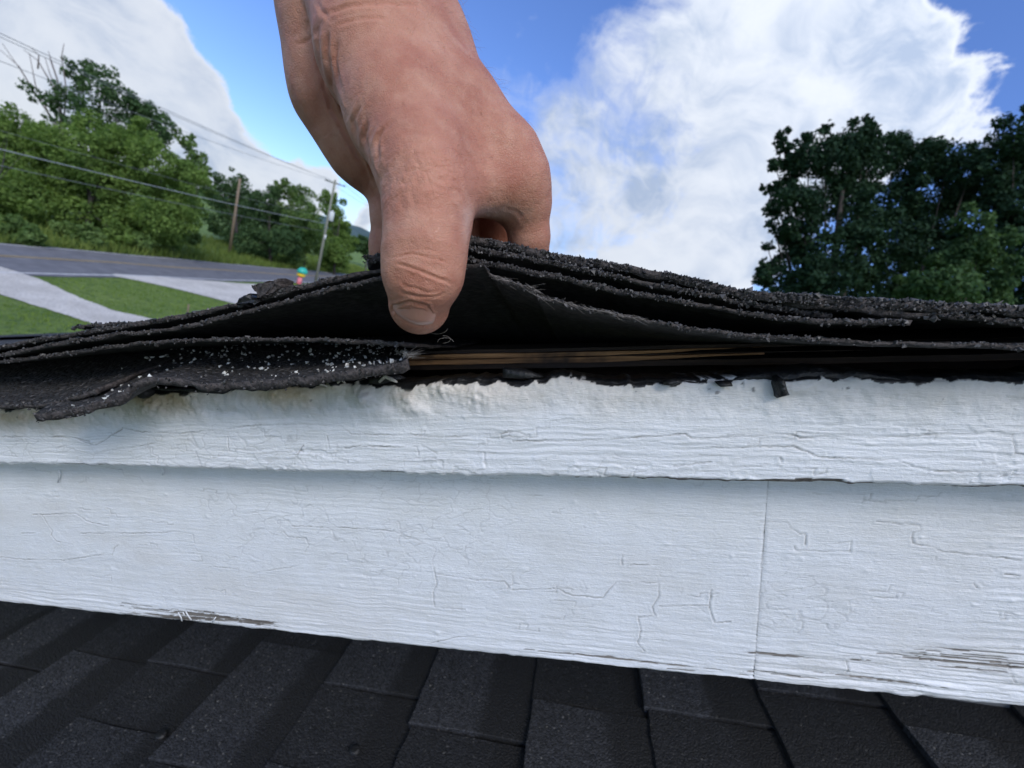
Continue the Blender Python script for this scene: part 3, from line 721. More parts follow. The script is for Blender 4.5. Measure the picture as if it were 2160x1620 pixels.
def board(name, n_face, r0, r1, u_bot, u_top, step, cracks, seed, mode, label=None, joint=None):
    """dense painted board face with displaced grain, cracks, chips; u_bot / u_top are functions of r"""
    lo, hi = r0, r1
    da, db = max(lo, -.43), min(hi, .235)
    r = np.concatenate([np.linspace(lo, da, 40, endpoint=False) if lo < da else [], np.arange(da, db, step), np.linspace(db, hi, 40) if hi > db else [db]])
    nv = int(round(abs(u_top(0) - u_bot(0)) / step)); v = np.linspace(0, 1, nv)
    R, Vv = np.meshgrid(r, v, indexing='ij'); R = R.ravel(); Vv = Vv.ravel()
    ub, ut = u_bot(R), u_top(R); U = ub + (ut - ub) * Vv; P = np.c_[R, U]
    h = np.zeros(len(R)); crack = np.zeros(len(R)); wear = np.zeros(len(R)); stain = np.zeros(len(R)); tar = np.zeros(len(R))
    dt = ut - U; dbm = U - ub                                   # distance from top and bottom edges
    big = fbm(P * [14, 40], 3, seed); msk = sstep(fbm(P * [9, 16], 3, seed + 3), -.15, .35)
    wav = P + .0012 * np.c_[fbm(P * 60, 2, seed + 8), fbm(P * 60, 2, seed + 9)]
    g1 = fbm(wav * [26, 980], 3, seed + 1); g2 = fbm(wav * [60, 1700], 2, seed + 2)
    gst = .00018 * (.3 + .9 * msk) * (.7 + .6 * sstep(R, 0, .15))
    if mode == 'trim':
        low = sstep(dt, .010, .020)                             # grain shows below the caulked top half
        h += low * (g1 * .00026 + g2 * .00016) + (1 - low) * (fbm(P * 120, 4, seed + 4) * .0006 + fbm(P * 420, 3, seed + 5) * .00022)
        h += .0012 * sstep(fbm(P * [40, 70], 3, seed + 6), .15, .6) * (1 - low) + big * .0006
        lft = sstep(R, .02, -.16)
        h += (1 - low) * lft * (.0016 * np.abs(fbm(P * [55, 90], 3, seed + 12)) + .0006 * fbm(P * 230, 3, seed + 13))
        h -= .0016 * sstep(dt, .0018, .0) + .0010 * sstep(dt, .006, 0)
        h -= .0012 * sstep(dbm, .0016, 0)
        stain = np.clip(1.25 * sstep(dt, .019, .0) * (.5 + .5 * sstep(fbm(P * [30, 60], 3, seed + 7), -.4, .3)) * (.30 + .70 * lft) , 0, 1)
        tn = fbm(P * [150, 260], 4, seed + 15); tar = sstep(tn + sstep(dt, .0032, .0) * .95 - .55, .0, .08) * sstep(dt, .0045, .002)
        tar = np.maximum(tar, sstep(fbm(P * [260, 260], 3, seed + 31), .60, .68) * sstep(dt, .012, .002) * .8)
        wn = fbm(P * [26, 900], 3, seed + 16); wear = sstep(wn + sstep(dbm, .0022, 0) * .55 + .25 * sstep(R, -.1, .12) - .72, 0, .06) * sstep(dbm, .006, .002)
        for (x, y, rad, hh) in ((930, 812, .0045, .0022), (860, 842, .006, .0012), (700, 805, .003, .003), (770, 838, .004, .0028), (585, 823, .004, .003), (1010, 838, .006, .0014), (400, 838, .006, .0022), (320, 852, .006, .0020)):
            c = np.array(ru(x, y, n_face)); q = np.hypot(*((P - c) * [.8, 1]).T) / rad; h += hh * np.exp(-q * q) * (1 + .5 * fbm(P * 500, 2, seed + 18))
    else:
        h += g1 * gst * 1.2 + g2 * gst * .7 + big * .00022 + fbm(P * 260, 3, seed + 5) * .00007
        up_tint = sstep(dt, .020, .0)  # beige tint deepens towards the board's top edge
        stain = np.clip(up_tint * .55 * (.7 + .5 * fbm(P * [20, 60], 3, seed + 7)), 0, 1)
        stain = np.maximum(stain, .11 * sstep(fbm(P * [7, 26], 4, seed + 35), .08, .5))
        right = sstep(R, .03, .17)
        wn = fbm(P * [16, 520], 4, seed + 16)
        wear = sstep(wn + .50 * sstep(dbm, .013, .0) + .28 * right * sstep(dbm, .045, .01) - .78, 0, .07)
        wear *= sstep(dbm, .05, .03)
        for (x, y, a, b_, s_) in ((430, 1300, .030, .0028, 1.1), (300, 1282, .03, .0016, .7), (540, 1316, .018, .0024, .9), (2110, 1400, .026, .0055, .55), (1640, 1422, .014, .0013, 1.2), (1640, 1383, .01, .0009, 1.1), (1805, 1392, .008, .0009, 1.2), (2150, 1365, .01, .0016, .9), (2060, 1415, .012, .0016, .9)):
            c = np.array(ru(x, y, n_face)); q = ((P[:, 0] - c[0]) / a) ** 2 + ((P[:, 1] - c[1] + .0) / b_) ** 2
            wear = np.maximum(wear, sstep(s_ * .72 * np.exp(-q) + .35 * wn + .85 * fbm(P * [26, 1700], 3, seed + 33) - .44, 0, .10) * sstep(np.exp(-q), .05, .3))
        rough_low = sstep(dbm, .04, .0) * (.4 + right)
        h += rough_low * (g1 * .0006 + g2 * .0002)
        h -= .0015 * sstep(dbm, .0018, 0) * (1 + .5 * wn)
    # fine alligator cracking
    q = P * [70, 190] + .7 * np.c_[fbm(P * 120, 2, seed + 20), fbm(P * 120, 2, seed + 21)]
    e = worley_edge(q, seed + 22); am = sstep(fbm(P * [12, 30], 3, seed + 23), .05, .4) * (sstep(dt, .014, .02) if mode == 'trim' else 1)
    ca = sstep(e, .10, .0) * am; h -= ca * .00016; crack = np.maximum(crack, ca * .22)
    pq = P * [38, 230] + .8 * np.c_[fbm(P * 150, 3, seed + 40), fbm(P * 150, 3, seed + 41)]
    pl = worley_cell(pq, seed + 42); pm = sstep(fbm(P * [10, 26], 3, seed + 43), -.12, .2) * (sstep(dt, .013, .019) if mode == 'trim' else .55 * sstep(dt, .03, .06))
    h += pm * pl * (.00022 if mode == 'trim' else .00013)
    curl = sstep(e, .30, .10) * am * (1 - ca); h += curl * .00005
    rg = np.random.default_rng(seed + 50); extra = []
    for i in range(int((46 if mode == 'trim' else 52) * (db - max(da, -.42)) / .65)):
        p = np.array([rg.uniform(max(da, -.42), db), 0.]); f = rg.uniform(.12, .9) if mode != 'trim' else rg.uniform(.05, .55)
        p[1] = float(u_bot(np.array([p[0]]))[0] * (1 - f) + u_top(np.array([p[0]]))[0] * f); L = [p.copy()]
        for k in range(rg.integers(2, 7)):
            p = p + (np.array([rg.uniform(.002, .012), rg.normal() * .0006]) if k % 2 == 0 else np.array([rg.normal() * .0006, rg.choice([-1, 1]) * rg.uniform(.0008, .004)])); L.append(p.copy())
        extra.append(np.array(L))
    for i in range(70):
        c = np.array([rg.uniform(da, db), 0.]); f = rg.uniform(.05, .95); c[1] = float(u_bot(np.array([c[0]]))[0] * (1 - f) + u_top(np.array([c[0]]))[0] * f)
        rad = rg.uniform(.0005, .0013); mm = (np.abs(P[:, 0] - c[0]) < .006) & (np.abs(P[:, 1] - c[1]) < .006); q = np.hypot((P[mm, 0] - c[0]) / (rad * rg.uniform(1, 2.4)), (P[mm, 1] - c[1]) / rad); h[mm] += rg.uniform(.0001, .00038) * np.exp(-q * q)
    if mode == 'trim': tar = np.maximum(tar, .8 * sstep(vnoise(P * 420, seed + 55), .965, .99) * sstep(dt, .022, .004))
    jit = P + .0005 * np.c_[fbm(P * 500, 3, seed + 24), fbm(P * 500, 3, seed + 25)]
    for li, L in enumerate(to_ru(cracks, n_face) + extra):
        if L[:, 0].max() < lo or L[:, 0].min() > hi: continue
        m = (P[:, 0] > L[:, 0].min() - .005) & (P[:, 0] < L[:, 0].max() + .005) & (P[:, 1] > L[:, 1].min() - .005) & (P[:, 1] < L[:, 1].max() + .005)
        d = seg_dist(jit[m], L); amp = np.clip(.62 + .9 * fbm(P[m] * 130, 3, seed + 27), 0, 1.3) * (1 if li < len(cracks) else .55)
        c_ = np.exp(-(d / .00026) ** 2) * amp
        h[m] -= .00045 * c_; h[m] += .00016 * np.exp(-((d - .0008) / .0006) ** 2) * amp
        crack[m] = np.maximum(crack[m], np.clip(c_ * .75, 0, 1))
    if joint is not None:
        dj = np.abs(R - joint) + .0004 * fbm(np.c_[U * 260, U * 0], 3, 500); jm = .55 + .6 * fbm(np.c_[U * 60, U * 0], 3, 501) + .25 * sstep(dt, .03, .09)
        h -= .0006 * np.exp(-(dj / .0007) ** 2) * np.clip(jm, .05, 1) * .5; crack = np.maximum(crack, np.clip(np.exp(-(dj / .0003) ** 2) * jm * .55, 0, .6))
    h -= wear * .00035
    n_ = n_face - h
    Vt = np.c_[R, U, n_]
    F = grid_faces(len(r), nv)
    # close the board: bottom, top and back
    k = len(Vt); idx = np.arange(len(r)) * nv
    thick = .019 if mode == 'trim' else .02
    bot = Vt[idx].copy(); bot[:, 2] = n_face + thick; bot[:, 1] += .0004
    top = Vt[idx + nv - 1].copy(); top[:, 2] = n_face + thick
    Vt = np.concatenate([Vt, bot, top]); ib = k + np.arange(len(r)); it = ib + len(r)
    q1 = np.stack([idx[:-1], ib[:-1], ib[1:], idx[1:]], 1); q2 = np.stack([idx[:-1] + nv - 1, idx[1:] + nv - 1, it[1:], it[:-1]], 1); q3 = np.stack([ib[:-1], it[:-1], it[1:], ib[1:]], 1)
    ext = lambda a, vb, vt: np.concatenate([a, vb, vt])
    z = np.zeros(len(r))
    me = mesh_np(name, Vt, np.concatenate([F, q1, q2, q3]), PAINT, True,
                 dict(crack=ext(crack, z, z), wear=ext(wear, wear[idx], z), stain=ext(stain, z + .6, z + 1), tar=ext(tar, z, z + 1)))
    return part(name, me, label=label)

def poly_u(pts, n):
    q = np.array([ru(x, y, n) for x, y in pts]); q = q[np.argsort(q[:, 0])]
    return lambda r: np.interp(r, q[:, 0], q[:, 1])
tt = poly_u([(0, 862), (120, 855), (230, 838), (330, 822), (420, 820), (520, 818), (640, 812), (760, 808), (850, 812), (930, 806), (1040, 801), (1100, 806), (1200, 794), (1280, 806), (1350, 808), (1450, 802), (1560, 797), (1700, 794), (1900, 796), (2160, 796)], N_TRIM)
def trim_top(r): r = np.asarray(r, float); P = np.c_[np.ravel(r), np.ravel(r) * 0]; return tt(r) + (.0009 * fbm(P * 110, 4, 77) + .0012 * np.clip(fbm(P * 300, 3, 78), 0, 1)).reshape(np.shape(r))
tb = poly_u([(0, 979), (300, 986), (500, 992), (700, 997), (900, 1000), (1080, 1006), (1400, 1013), (1700, 1019), (2000, 1026), (2160, 1030)], N_TRIM)
def trim_bot(r): r = np.asarray(r, float); P = np.c_[np.ravel(r), np.ravel(r) * 0]; return tb(r) + (.0007 * fbm(P * 90, 4, 79) - .0009 * np.clip(fbm(P * 260, 2, 80), 0, 1)).reshape(np.shape(r))
fbot = poly_u([(0, 1272), (250, 1298), (500, 1325), (760, 1353), (1080, 1386), (1400, 1420), (1600, 1441), (1900, 1470), (2160, 1496)], N_FASC)
def fasc_bot(r): r = np.asarray(r, float); P = np.c_[np.ravel(r), np.ravel(r) * 0]; return fbot(r) + (.0005 * fbm(P * 140, 4, 81)).reshape(np.shape(r))
fasc_top = lambda r: trim_bot(np.asarray(r, float)) * 0 + tb(np.asarray(r, float)) + .012
RJ = ru(1600, 1300, N_FASC)[0]
def joint_r(): return RJ
board('rake_trim', N_TRIM, -2.2, 2.4, trim_bot, trim_top, .00042, TRIM_CR, 100, 'trim')
board('fascia_board', N_FASC, -2.2, RJ - .00002, fasc_bot, fasc_top, .00046, FASC_CR, 200, 'fascia', 'left fascia board with bare grey wood along its lower edge', RJ)
board('fascia_board', N_FASC, RJ + .00002, 2.4, fasc_bot, fasc_top, .00046, FASC_CR, 300, 'fascia', 'right fascia board with coarse split grain near its lower corner', RJ)

# roof deck: plywood edge in thin plies, set back behind the trim
u_ply = lambda x, y: ru(x, y, .185)
PLY = [(737, 744, PLY_B), (744.6, 753.4, PLY_A), (753.9, 755.2, PLY_B), (755.7, 766, PLY_A), (766.6, 778, PLY_B)]
deck = part('roof_deck', MB().box((0.1, -.0370, .6), (4.2, .010, .8)).mesh('roof_deck', PLY_B))
rp = np.linspace(-.075, .30, 130)
for i, (ya, yb, m) in enumerate(PLY):
    ua, ub_ = u_ply(1100, ya)[1], u_ply(1100, yb)[1]
    rp = np.linspace(-.12, .075 if m is PLY_A else .30, 130)
    P2 = np.c_[rp, rp * 0 + i]
    fr = .185 + .0012 * fbm(P2 * 60, 3, 40 + i) + (0 if m is PLY_A else .0022)
    ja = .0005 * fbm(P2 * 40, 4, 50 + i); jb = .0005 * fbm(P2 * 40, 4, 51 + i) + ((ua - ub_) * sstep(rp, .01, .07) * .9 if m is PLY_A else 0)  # light plies taper out rightwards, building in the dark under the low shingle
    V = np.stack([np.c_[rp, ua + ja, fr + .03], np.c_[rp, ua + ja, fr], np.c_[rp, ub_ + jb, fr], np.c_[rp, ub_ + jb, fr + .03]], 1).reshape(-1, 3)
    part('ply', mesh_np('ply', V, grid_faces(len(rp), 4), m, False), deck)

# --- shingle layers
def chip_geo():
    bm = bmesh.new(); bmesh.ops.create_icosphere(bm, subdivisions=1, radius=1)
    V = np.array([v.co[:] for v in bm.verts]); F = np.array([[v.index for v in f.verts] for f in bm.faces]); bm.free(); return V, F
OCT_V = np.array([(1, 0, 0), (-1, 0, 0), (0, 1, 0), (0, -1, 0), (0, 0, 1), (0, 0, -1)], float)
OCT_F = np.array([(0, 2, 4), (2, 1, 4), (1, 3, 4), (3, 0, 4), (2, 0, 5), (1, 2, 5), (3, 1, 5), (0, 3, 5)])
def chips(name, P, S, mat, seed, parent):
    rng = np.random.default_rng(seed); n = len(P)
    V = OCT_V[None] * (S[:, None, None] * rng.uniform(.55, 1.25, (n, 1, 3))) + rng.normal(size=(n, 6, 3)) * S[:, None, None] * .22
    A = rng.normal(size=(n, 3, 3)); Q, _ = np.linalg.qr(A); V = np.einsum('nij,nkj->nki', Q, V) + P[:, None]
    F = (OCT_F[None] + np.arange(n)[:, None, None] * 6).reshape(-1, 3)
    o = part(name, mesh_np(name, V.reshape(-1, 3), F, mat, False), parent, 'stuff'); return o
def u_deck(r): return np.interp(r, [-.6, -.3, -.12, -.02, .2, .6], [-.0105, -.0105, -.0110, -.0195, -.0195, -.0195])
def sheet(lip, n_lip, thick, seed, layer, label, fall=.20, back=.55, ragged=.0007, gran=900, gsize=.0006, r_ends=None, ext=True, white=0, top_mat=None, nshape=None, gspread=.003, shear=0):
    """one asphalt layer: its ragged lip follows the traced line, then it runs back and settles onto the deck"""
    q = np.array([ru(x, y, n_lip) for x, y in lip]); o_ = np.argsort(q[:, 0], kind='stable'); q = q[o_]
    r0, r1 = q[0, 0], q[-1, 0]
    step = .0011
    r = np.arange(r0, r1, step)
    if ext: r = np.concatenate([np.linspace(r0 - 1.6, r0, 30, endpoint=False) if ext in (True, 'L') else [], r, np.linspace(r1, r1 + 1.9, 30) if ext in (True, 'R') else []])
    nr = len(r); P1 = np.c_[r, r * 0 + seed]
    ul = np.interp(r, q[:, 0], q[:, 1]) + ragged * .7 * fbm(P1 * [190, 1], 4, seed)
    base = u_deck(r) + layer
    s = np.concatenate([np.linspace(0, .012, 9), np.linspace(.016, fall, 18), np.linspace(fall + .03, back, 5)])
    nl = n_lip + ragged * 2.2 * fbm(P1 * [120, 1], 4, seed + 1) + .004 * fbm(P1 * [14, 1], 3, seed + 2)
    if nshape is not None: nl = nl + nshape(r)
    T = np.clip(s / fall, 0, 1); w = (1 - T) ** 2 * (1 + .6 * T)
    U = base[:, None] + (ul - base)[:, None] * w[None]; Nn = nl[:, None] + s[None]
    PP = np.c_[np.repeat(r, len(s)), Nn.ravel()]
    U = U + (.0005 * fbm(PP * 90, 3, seed + 3)).reshape(U.shape) * np.minimum(1, s / .01)[None]
    rr = np.repeat(r[:, None], len(s), 1)
    if shear: rr = rr - shear * s[None] * np.clip((r - (r1 - .05)) / .05, 0, 1)[:, None]
    if ext is not True:                                        # torn ends
        for side in (('L', 'R') if ext is False else (('R',) if ext == 'L' else ('L',))):
            cut = r0 if side == 'L' else r1; sg = 1 if side == 'L' else -1
            dd = np.abs(rr - cut); kk = np.exp(-dd / .004); rr = rr + sg * kk * (.004 * fbm(np.c_[s * 160, s * 0 + seed], 3, seed + 4))[None]
    top = np.stack([rr, U, Nn], -1).reshape(-1, 3); bot = np.stack([rr, U - thick * (.85 + .3 * fbm(PP * 150, 2, seed + 6)).reshape(U.shape), Nn + .0008], -1).reshape(-1, 3)
    k = len(top); F = grid_faces(nr, len(s)); ns = len(s)
    i0 = np.arange(nr) * ns; il = i0 + ns - 1
    lipf = np.stack([i0[:-1], i0[1:], i0[1:] + k, i0[:-1] + k], 1)
    e0 = np.arange(ns); e1 = (nr - 1) * ns + e0
    endf = np.concatenate([np.stack([e0[:-1], e0[:-1] + k, e0[1:] + k, e0[1:]], 1), np.stack([e1[:-1], e1[1:], e1[1:] + k, e1[:-1] + k], 1)])
    FF = np.concatenate([F[:, ::-1], F + k, lipf, endf])
    me = mesh_np('shingle', np.concatenate([top, bot]), FF, None)
    for m in (top_mat or ASPHALT, FELT, LIP): me.materials.append(m)
    me.polygons.foreach_set('material_index', np.concatenate([np.zeros(len(F)), np.ones(len(F)), np.full(len(lipf) + len(endf), 2)]).astype(np.int32))
    o = part('shingle', me, label=label)
    rng = np.random.default_rng(seed)
    vis = (r > -.42) & (r < .22)
    if gran and vis.sum() > 3:
        n = gran; ri = rng.choice(np.where(vis)[0], n); f = rng.random(n) ** 2.0
        rr_ = r[ri] + rng.uniform(-.5, .5, n) * step
        on_top = rng.random(n) < .72
        sd_ = f * gspread; uu = np.interp(rr_, r, ul) + np.where(on_top, .0001, -thick * rng.random(n)); nn = np.interp(rr_, r, nl) + np.where(on_top, sd_, -.0001)
        uu = base[ri] + (uu - base[ri]) * np.interp(np.where(on_top, sd_, 0), s, w); rr_ = rr_ - shear * np.where(on_top, sd_, 0) * np.clip((rr_ - (r1 - .05)) / .05, 0, 1)
        ok = fbm(np.c_[rr_ * 110, rr_ * 0], 3, seed + 60) > -.08 - .5 * rng.random(n)
        chips('granules', np.c_[rr_, uu, nn][ok], (gsize * np.clip(rng.lognormal(-.15, .45, n), .35, 2.4))[ok], GRAN_DARK, seed, o)
    if white:
        n = white; ri = rng.choice(np.where(vis)[0], n); sd_ = rng.random(n) ** .9 * .10
        rr_ = r[ri]; uu = base[ri] + (ul[ri] - base[ri]) * np.interp(sd_, s, w) + .0002; nn = nl[ri] + sd_; rr_ = rr_ - shear * sd_ * np.clip((rr_ - (r1 - .05)) / .05, 0, 1)
        ok = (fbm(np.c_[rr_ * 30, nn * 50], 3, seed + 61) > -.30)
        chips('pale_granules', np.c_[rr_, uu, nn][ok], (.00085 * rng.uniform(.3, 1.25, n) ** 1.7)[ok], GRAN_WHITE, seed + 5, o)
    return o
NL = .136
SH_A = [(757, 541), (805, 534), (900, 512), (995, 497), (1071, 511), (1154, 529), (1297, 553), (1420, 577), (1557, 611), (1620, 617), (1700, 623), (1800, 630), (2000, 641), (2160, 648)]
SH_A2 = [(983, 517), (1083, 532), (1175, 553), (1297, 578), (1420, 604), (1557, 632), (1650, 648), (1768, 664)]
SH_A3 = [(1640, 634), (1770, 645), (1912, 657), (2060, 667), (2160, 676)]
SH_B = [(0, 732), (95, 712), (187, 698), (375, 664), (533, 630), (625, 602), (742, 575), (792, 568), (900, 552), (989, 541), (1053, 556), (1145, 572), (1252, 597), (1359, 618), (1450, 634), (1557, 655), (1640, 667), (1740, 674), (1903, 676)]
SH_C = [(0, 747), (104, 726), (250, 702), (354, 692), (458, 667), (583, 638), (700, 609), (792, 589), (900, 570), (980, 556), (1026, 559), (1032, 578), (1083, 596), (1126, 608), (1136, 627), (1175, 633), (1236, 649), (1297, 661), (1389, 679), (1481, 694), (1557, 703), (1714, 713), (1806, 719), (1928, 722), (2160, 727)]
SH_C2 = [(0, 762), (167, 738), (292, 721), (375, 717), (500, 713), (650, 713), (760, 717), (850, 724)]
SH_D = [(78, 874), (130, 866), (179, 856), (242, 835), (267, 814), (300, 796), (354, 799), (417, 812), (479, 811), (583, 802), (750, 777), (846, 765), (862, 752)]
SH_E = [(0, 856), (60, 857), (110, 850), (200, 822)]
sheet(SH_A, NL + .004, .0028, 501, .0060, 'topmost lifted shingle under the fingers with rough granules along its edge', gran=3400, gsize=.00040, ext='R', fall=.22, back=.5)
sheet(SH_A2, NL + .003, .0016, 502, .0045, 'thin brown-edged shingle layer just under the topmost one', gran=1000, gsize=.0004, ext=False, fall=.2, back=.3)
sheet(SH_A3, NL + .004, .0018, 503, .0040, 'thin shingle layer at the right under the topmost one', gran=400, gsize=.00045, ext='R', fall=.2, back=.4)
sheet(SH_B, NL + .001, .0017, 504, .0020, 'lifted shingle in the middle of the stack, ending torn at the right', gran=2400, gsize=.00037, ext='L', fall=.2, back=.5)
sheet(SH_C, NL - .001, .0016, 505, .0000, 'lowest lifted shingle with a stepped fuzzy torn edge', gran=1900, gsize=.00034, fall=.16, back=.5)
sheet(SH_C2, NL - .001, .0015, 506, .0005, 'shingle layer at the left below the lifted ones', gran=900, gsize=.0004, ext='L', fall=.10, back=.4)
sheet(SH_D, NL - .006, .0042, 507, .0000, 'torn bottom shingle hanging over the trim with white granules', gran=700, gsize=.0004, ext=False, fall=.07, back=.25, white=620, gspread=.05, shear=.45)
sheet(SH_E, NL - .002, .0022, 508, -.0010, 'dark torn shingle corner at the far left over the trim', gran=120, ext='L', fall=.06, back=.2)
sheet([(152, 690), (200, 684), (292, 679), (352, 673)], NL + .004, .0012, 509, .0045, 'thin loose flake of shingle lying at the left on the stack', gran=160, gsize=.0006, ext=False, fall=.1, back=.1)
# torn fibres along the stepped edge
def fibres():
    rng = np.random.default_rng(3); mb = MB()
    L = np.array([ru(x, y, NL - .0015) for x, y in [(1026, 560), (1032, 578), (1083, 596), (1126, 608), (1136, 627), (1175, 634), (1236, 650), (1297, 662), (1389, 680)]])
    s = np.r_[0, np.cumsum(np.linalg.norm(np.diff(L, axis=0), axis=1))]
    for i in range(230):
        t = rng.beta(1.6, 1.6) * s[-1]; p = np.array([np.interp(t, s, L[:, 0]), np.interp(t, s, L[:, 1]), NL - .001 + rng.normal() * .001])
        d = np.array([1, -.38, 0]) * rng.choice([1, -1], p=[.7, .3]) + rng.normal(size=3) * [.2, .22, .3]; l = .001 + .004 * rng.random() ** 2.2
        mb.tube([p, p + d * l * .5 + rng.normal(size=3) * .0003, p + d * l], [.00005, .00004, .00002], 3, False)
    for i in range(40):
        p = np.array([*ru(rng.uniform(845, 872), rng.uniform(745, 757), NL - .007), NL - .006]); d = np.array([1, .2, 0]) + rng.normal(size=3) * .4; l = rng.uniform(.001, .004)
        mb.tube([p, p + d * l], [.00007, .00003], 3, False)
    for i in range(3):
        p = np.array([*ru(rng.uniform(890, 950), rng.uniform(690, 725), NL - .004), NL - .003 + rng.normal() * .001]); th = rng.uniform(0, 6.28); R_ = rng.uniform(.001, .004)
        pts = [p + np.array([np.cos(th + a) * R_, np.sin(th + a) * R_ * .5, rng.normal() * .0003]) for a in np.linspace(0, 3.2, 7)]
        mb.tube(pts, .000045, 3, False)
    M = material('torn_glass_fibre', plain_fn((.22, .19, .17), (.45, .41, .37), 400, .6))
    part('torn_fibres', mb.mesh('torn_fibres', M), None, 'stuff')
fibres()
# tar smears along the trim's top edge, hanging tar bits
def blob_mesh(name, outline, n0, depth, mat, seed):
    rng = np.random.default_rng(seed); q = np.array([ru(x, y, n0) for x, y in outline]); c = q.mean(0)
    rings = [(1.0, depth), (1.0, 0.0), (.72, -depth * .35), (.3, -depth * .5)]
    V = []; m = len(q)
    for k, d in rings: V += [(*(c + (p - c) * k + rng.normal(size=2) * .0002), n0 + d + rng.normal() * .0001) for p in q]
    F = [(i * m + j, i * m + (j + 1) % m, (i + 1) * m + (j + 1) % m, (i + 1) * m + j) for i in range(3) for j in range(m)] + [tuple(3 * m + j for j in range(m))]
    return mesh_np(name, V, F, mat)
def tar_strip():
    r = np.arange(-.24, .24, .0007); P = np.c_[r, r * 0]
    on = sstep(fbm(P * 17 + 1.3, 3, 92), -.12, .2) * sstep(r, .12, .08)
    top = trim_top(r) - .0012 + .0028 * on + .0010 * fbm(P * 80, 4, 91) * on; bot = trim_top(r) - .0012 - on * (.0012 + .0024 * np.clip(fbm(P * 170, 4, 93), -.2, 1))
    nf = N_TRIM + .0030 - .0012 * on + .0010 * fbm(P * 150, 3, 94)
    V = np.stack([np.c_[r, top + .0004, nf + .012], np.c_[r, top, nf + .001], np.c_[r, (top + bot) / 2, nf - .0006], np.c_[r, bot, nf + .0006], np.c_[r, bot, nf + .008]], 1).reshape(-1, 3)
    part('tar_bead', mesh_np('tar_bead', V, grid_faces(len(r), 5), TAR))
tar_strip()
part('tar_drip', blob_mesh('tar_drip', [(1640, 797), (1652, 795), (1654, 806), (1663, 832), (1655, 836), (1640, 838), (1638, 812)], N_TRIM - .0028, .004, TAR, 1))
part('hole_blob', blob_mesh('hole_blob', [(291, 828), (296, 821), (304, 819), (311, 824), (311, 834), (304, 842), (295, 840)], N_TRIM - .0032, .004, TAR, 2))  # black lump giving the darkness of a round hole
for i, ol in enumerate([[(318, 816), (400, 816), (478, 824), (470, 830), (430, 826), (380, 824), (330, 822)], [(1398, 806), (1428, 800), (1440, 806), (1424, 812), (1402, 811)], [(1512, 808), (1540, 806), (1546, 814), (1520, 816)],
                        [(780, 796), (830, 790), (850, 800), (800, 812), (775, 808)], [(1060, 776), (1110, 780), (1145, 795), (1100, 800), (1062, 797)]]):
    part('tar_smear', blob_mesh('tar_smear', ol, N_TRIM - (.0026 if i < 3 else -.001), .003, TAR, 10 + i))
def curls():
    M = material('peeled_paint', plain_fn((.42, .38, .32), (.62, .58, .52), 500, .6))
    for q, rad in (([(672, 797), (680, 806), (676, 812), (690, 814)], .0007), ([(738, 792), (760, 795), (790, 788), (800, 782)], .0008), ([(742, 786), (758, 790), (772, 792)], .0007), ([(800, 806), (812, 794), (826, 800), (838, 806)], .0009), ([(712, 808), (720, 800), (728, 808)], .0007)):
        pts = [np.array([*ru(x, y, N_TRIM - .003), N_TRIM - .003]) for x, y in q]; part('paint_curl', MB().tube(pts, [rad * .6] + [rad] * (len(q) - 2) + [rad * .5], 6).mesh('paint_curl', M))
    for q in ([(376, 1292), (382, 1302), (384, 1310)], [(392, 1290), (398, 1300), (404, 1308)], [(455, 1302), (448, 1312)], [(386, 1291), (390, 1299)], [(124, 992), (127, 1000), (122, 1018)], [(342, 988), (345, 996), (342, 1002)]):
        n0 = N_FASC - .0012; pts = [np.array([*ru(x, y, n0), n0]) for x, y in q]; part('paint_sliver', MB().tube(pts, [.00035] * len(q), 5).mesh('paint_sliver', PAINT))
curls()
# soffit, wall, roof surface behind
part('soffit', MB().box((.1, -.168, .36), (4.4, .012, .32)).mesh('soffit', PAINT))
WALLM = material('grey_siding', plain_fn((.35, .36, .37), (.46, .47, .48), 3, .7, 0, .01, (1, 20, 1)))
part('wall', MB().box((.1, -.34, .56), (4.4, .34, .1)).mesh('wall', WALLM))
def roof_top():
    r = np.linspace(-9.0, .46, 140); n = np.concatenate([np.linspace(.5, 1.2, 30), np.linspace(1.3, 8, 40)])
    R, Nn = np.meshgrid(r, n, indexing='ij'); P = np.c_[R.ravel(), Nn.ravel()]
    U = u_deck(P[:, 0]) + .0065 + .003 * (((P[:, 0] / .143) % 1) < .5) * 0 + .0012 * fbm(P * 3, 3, 8)
    top = np.c_[P[:, 0], U, P[:, 1]]; bot = top - [0, .012, 0]; k = len(top); F = grid_faces(len(r), len(n))
    part('upper_roof', mesh_np('upper_roof', np.concatenate([top, bot]), np.concatenate([F[:, ::-1], F + k]), ASPHALT))
roof_top()

# loose chunks lying on the stack
def chunk(px, n0, seed, name, label, mat=LIP, th=.008):
    rng = np.random.default_rng(seed); q = np.array([ru(x, y, n0) for x, y in px])
    L = []
    for a, b in zip(q, np.roll(q, -1, 0)):
        for t in np.linspace(0, 1, 5, endpoint=False): L.append(a + (b - a) * t + rng.normal(size=2) * .00035)
    L = np.array(L); m = len(L); V = []; c = L.mean(0)
    for k, d in ((.85, -.0006), (1, 0), (1.0, th * .5), (.96, th), (.8, th + .0005)): V += [(*(c + (p - c) * k + rng.normal(size=2) * .0002), n0 + d + rng.normal() * .0004) for p in L]
    F = [(i * m + j, (i + 1) * m + j, (i + 1) * m + (j + 1) % m, i * m + (j + 1) % m) for i in range(4) for j in range(m)] + [tuple(range(m)), tuple(4 * m + j for j in range(m))[::-1]]
    V = np.array(V); o3 = V.mean(0); mw = H4 @ Matrix.Translation(Vector(o3))
    o = link(name, mesh_np(name, V - o3, F, mat, False), None, mw); tag(o, label, 'shingle piece', 'broken shingle pieces'); return o
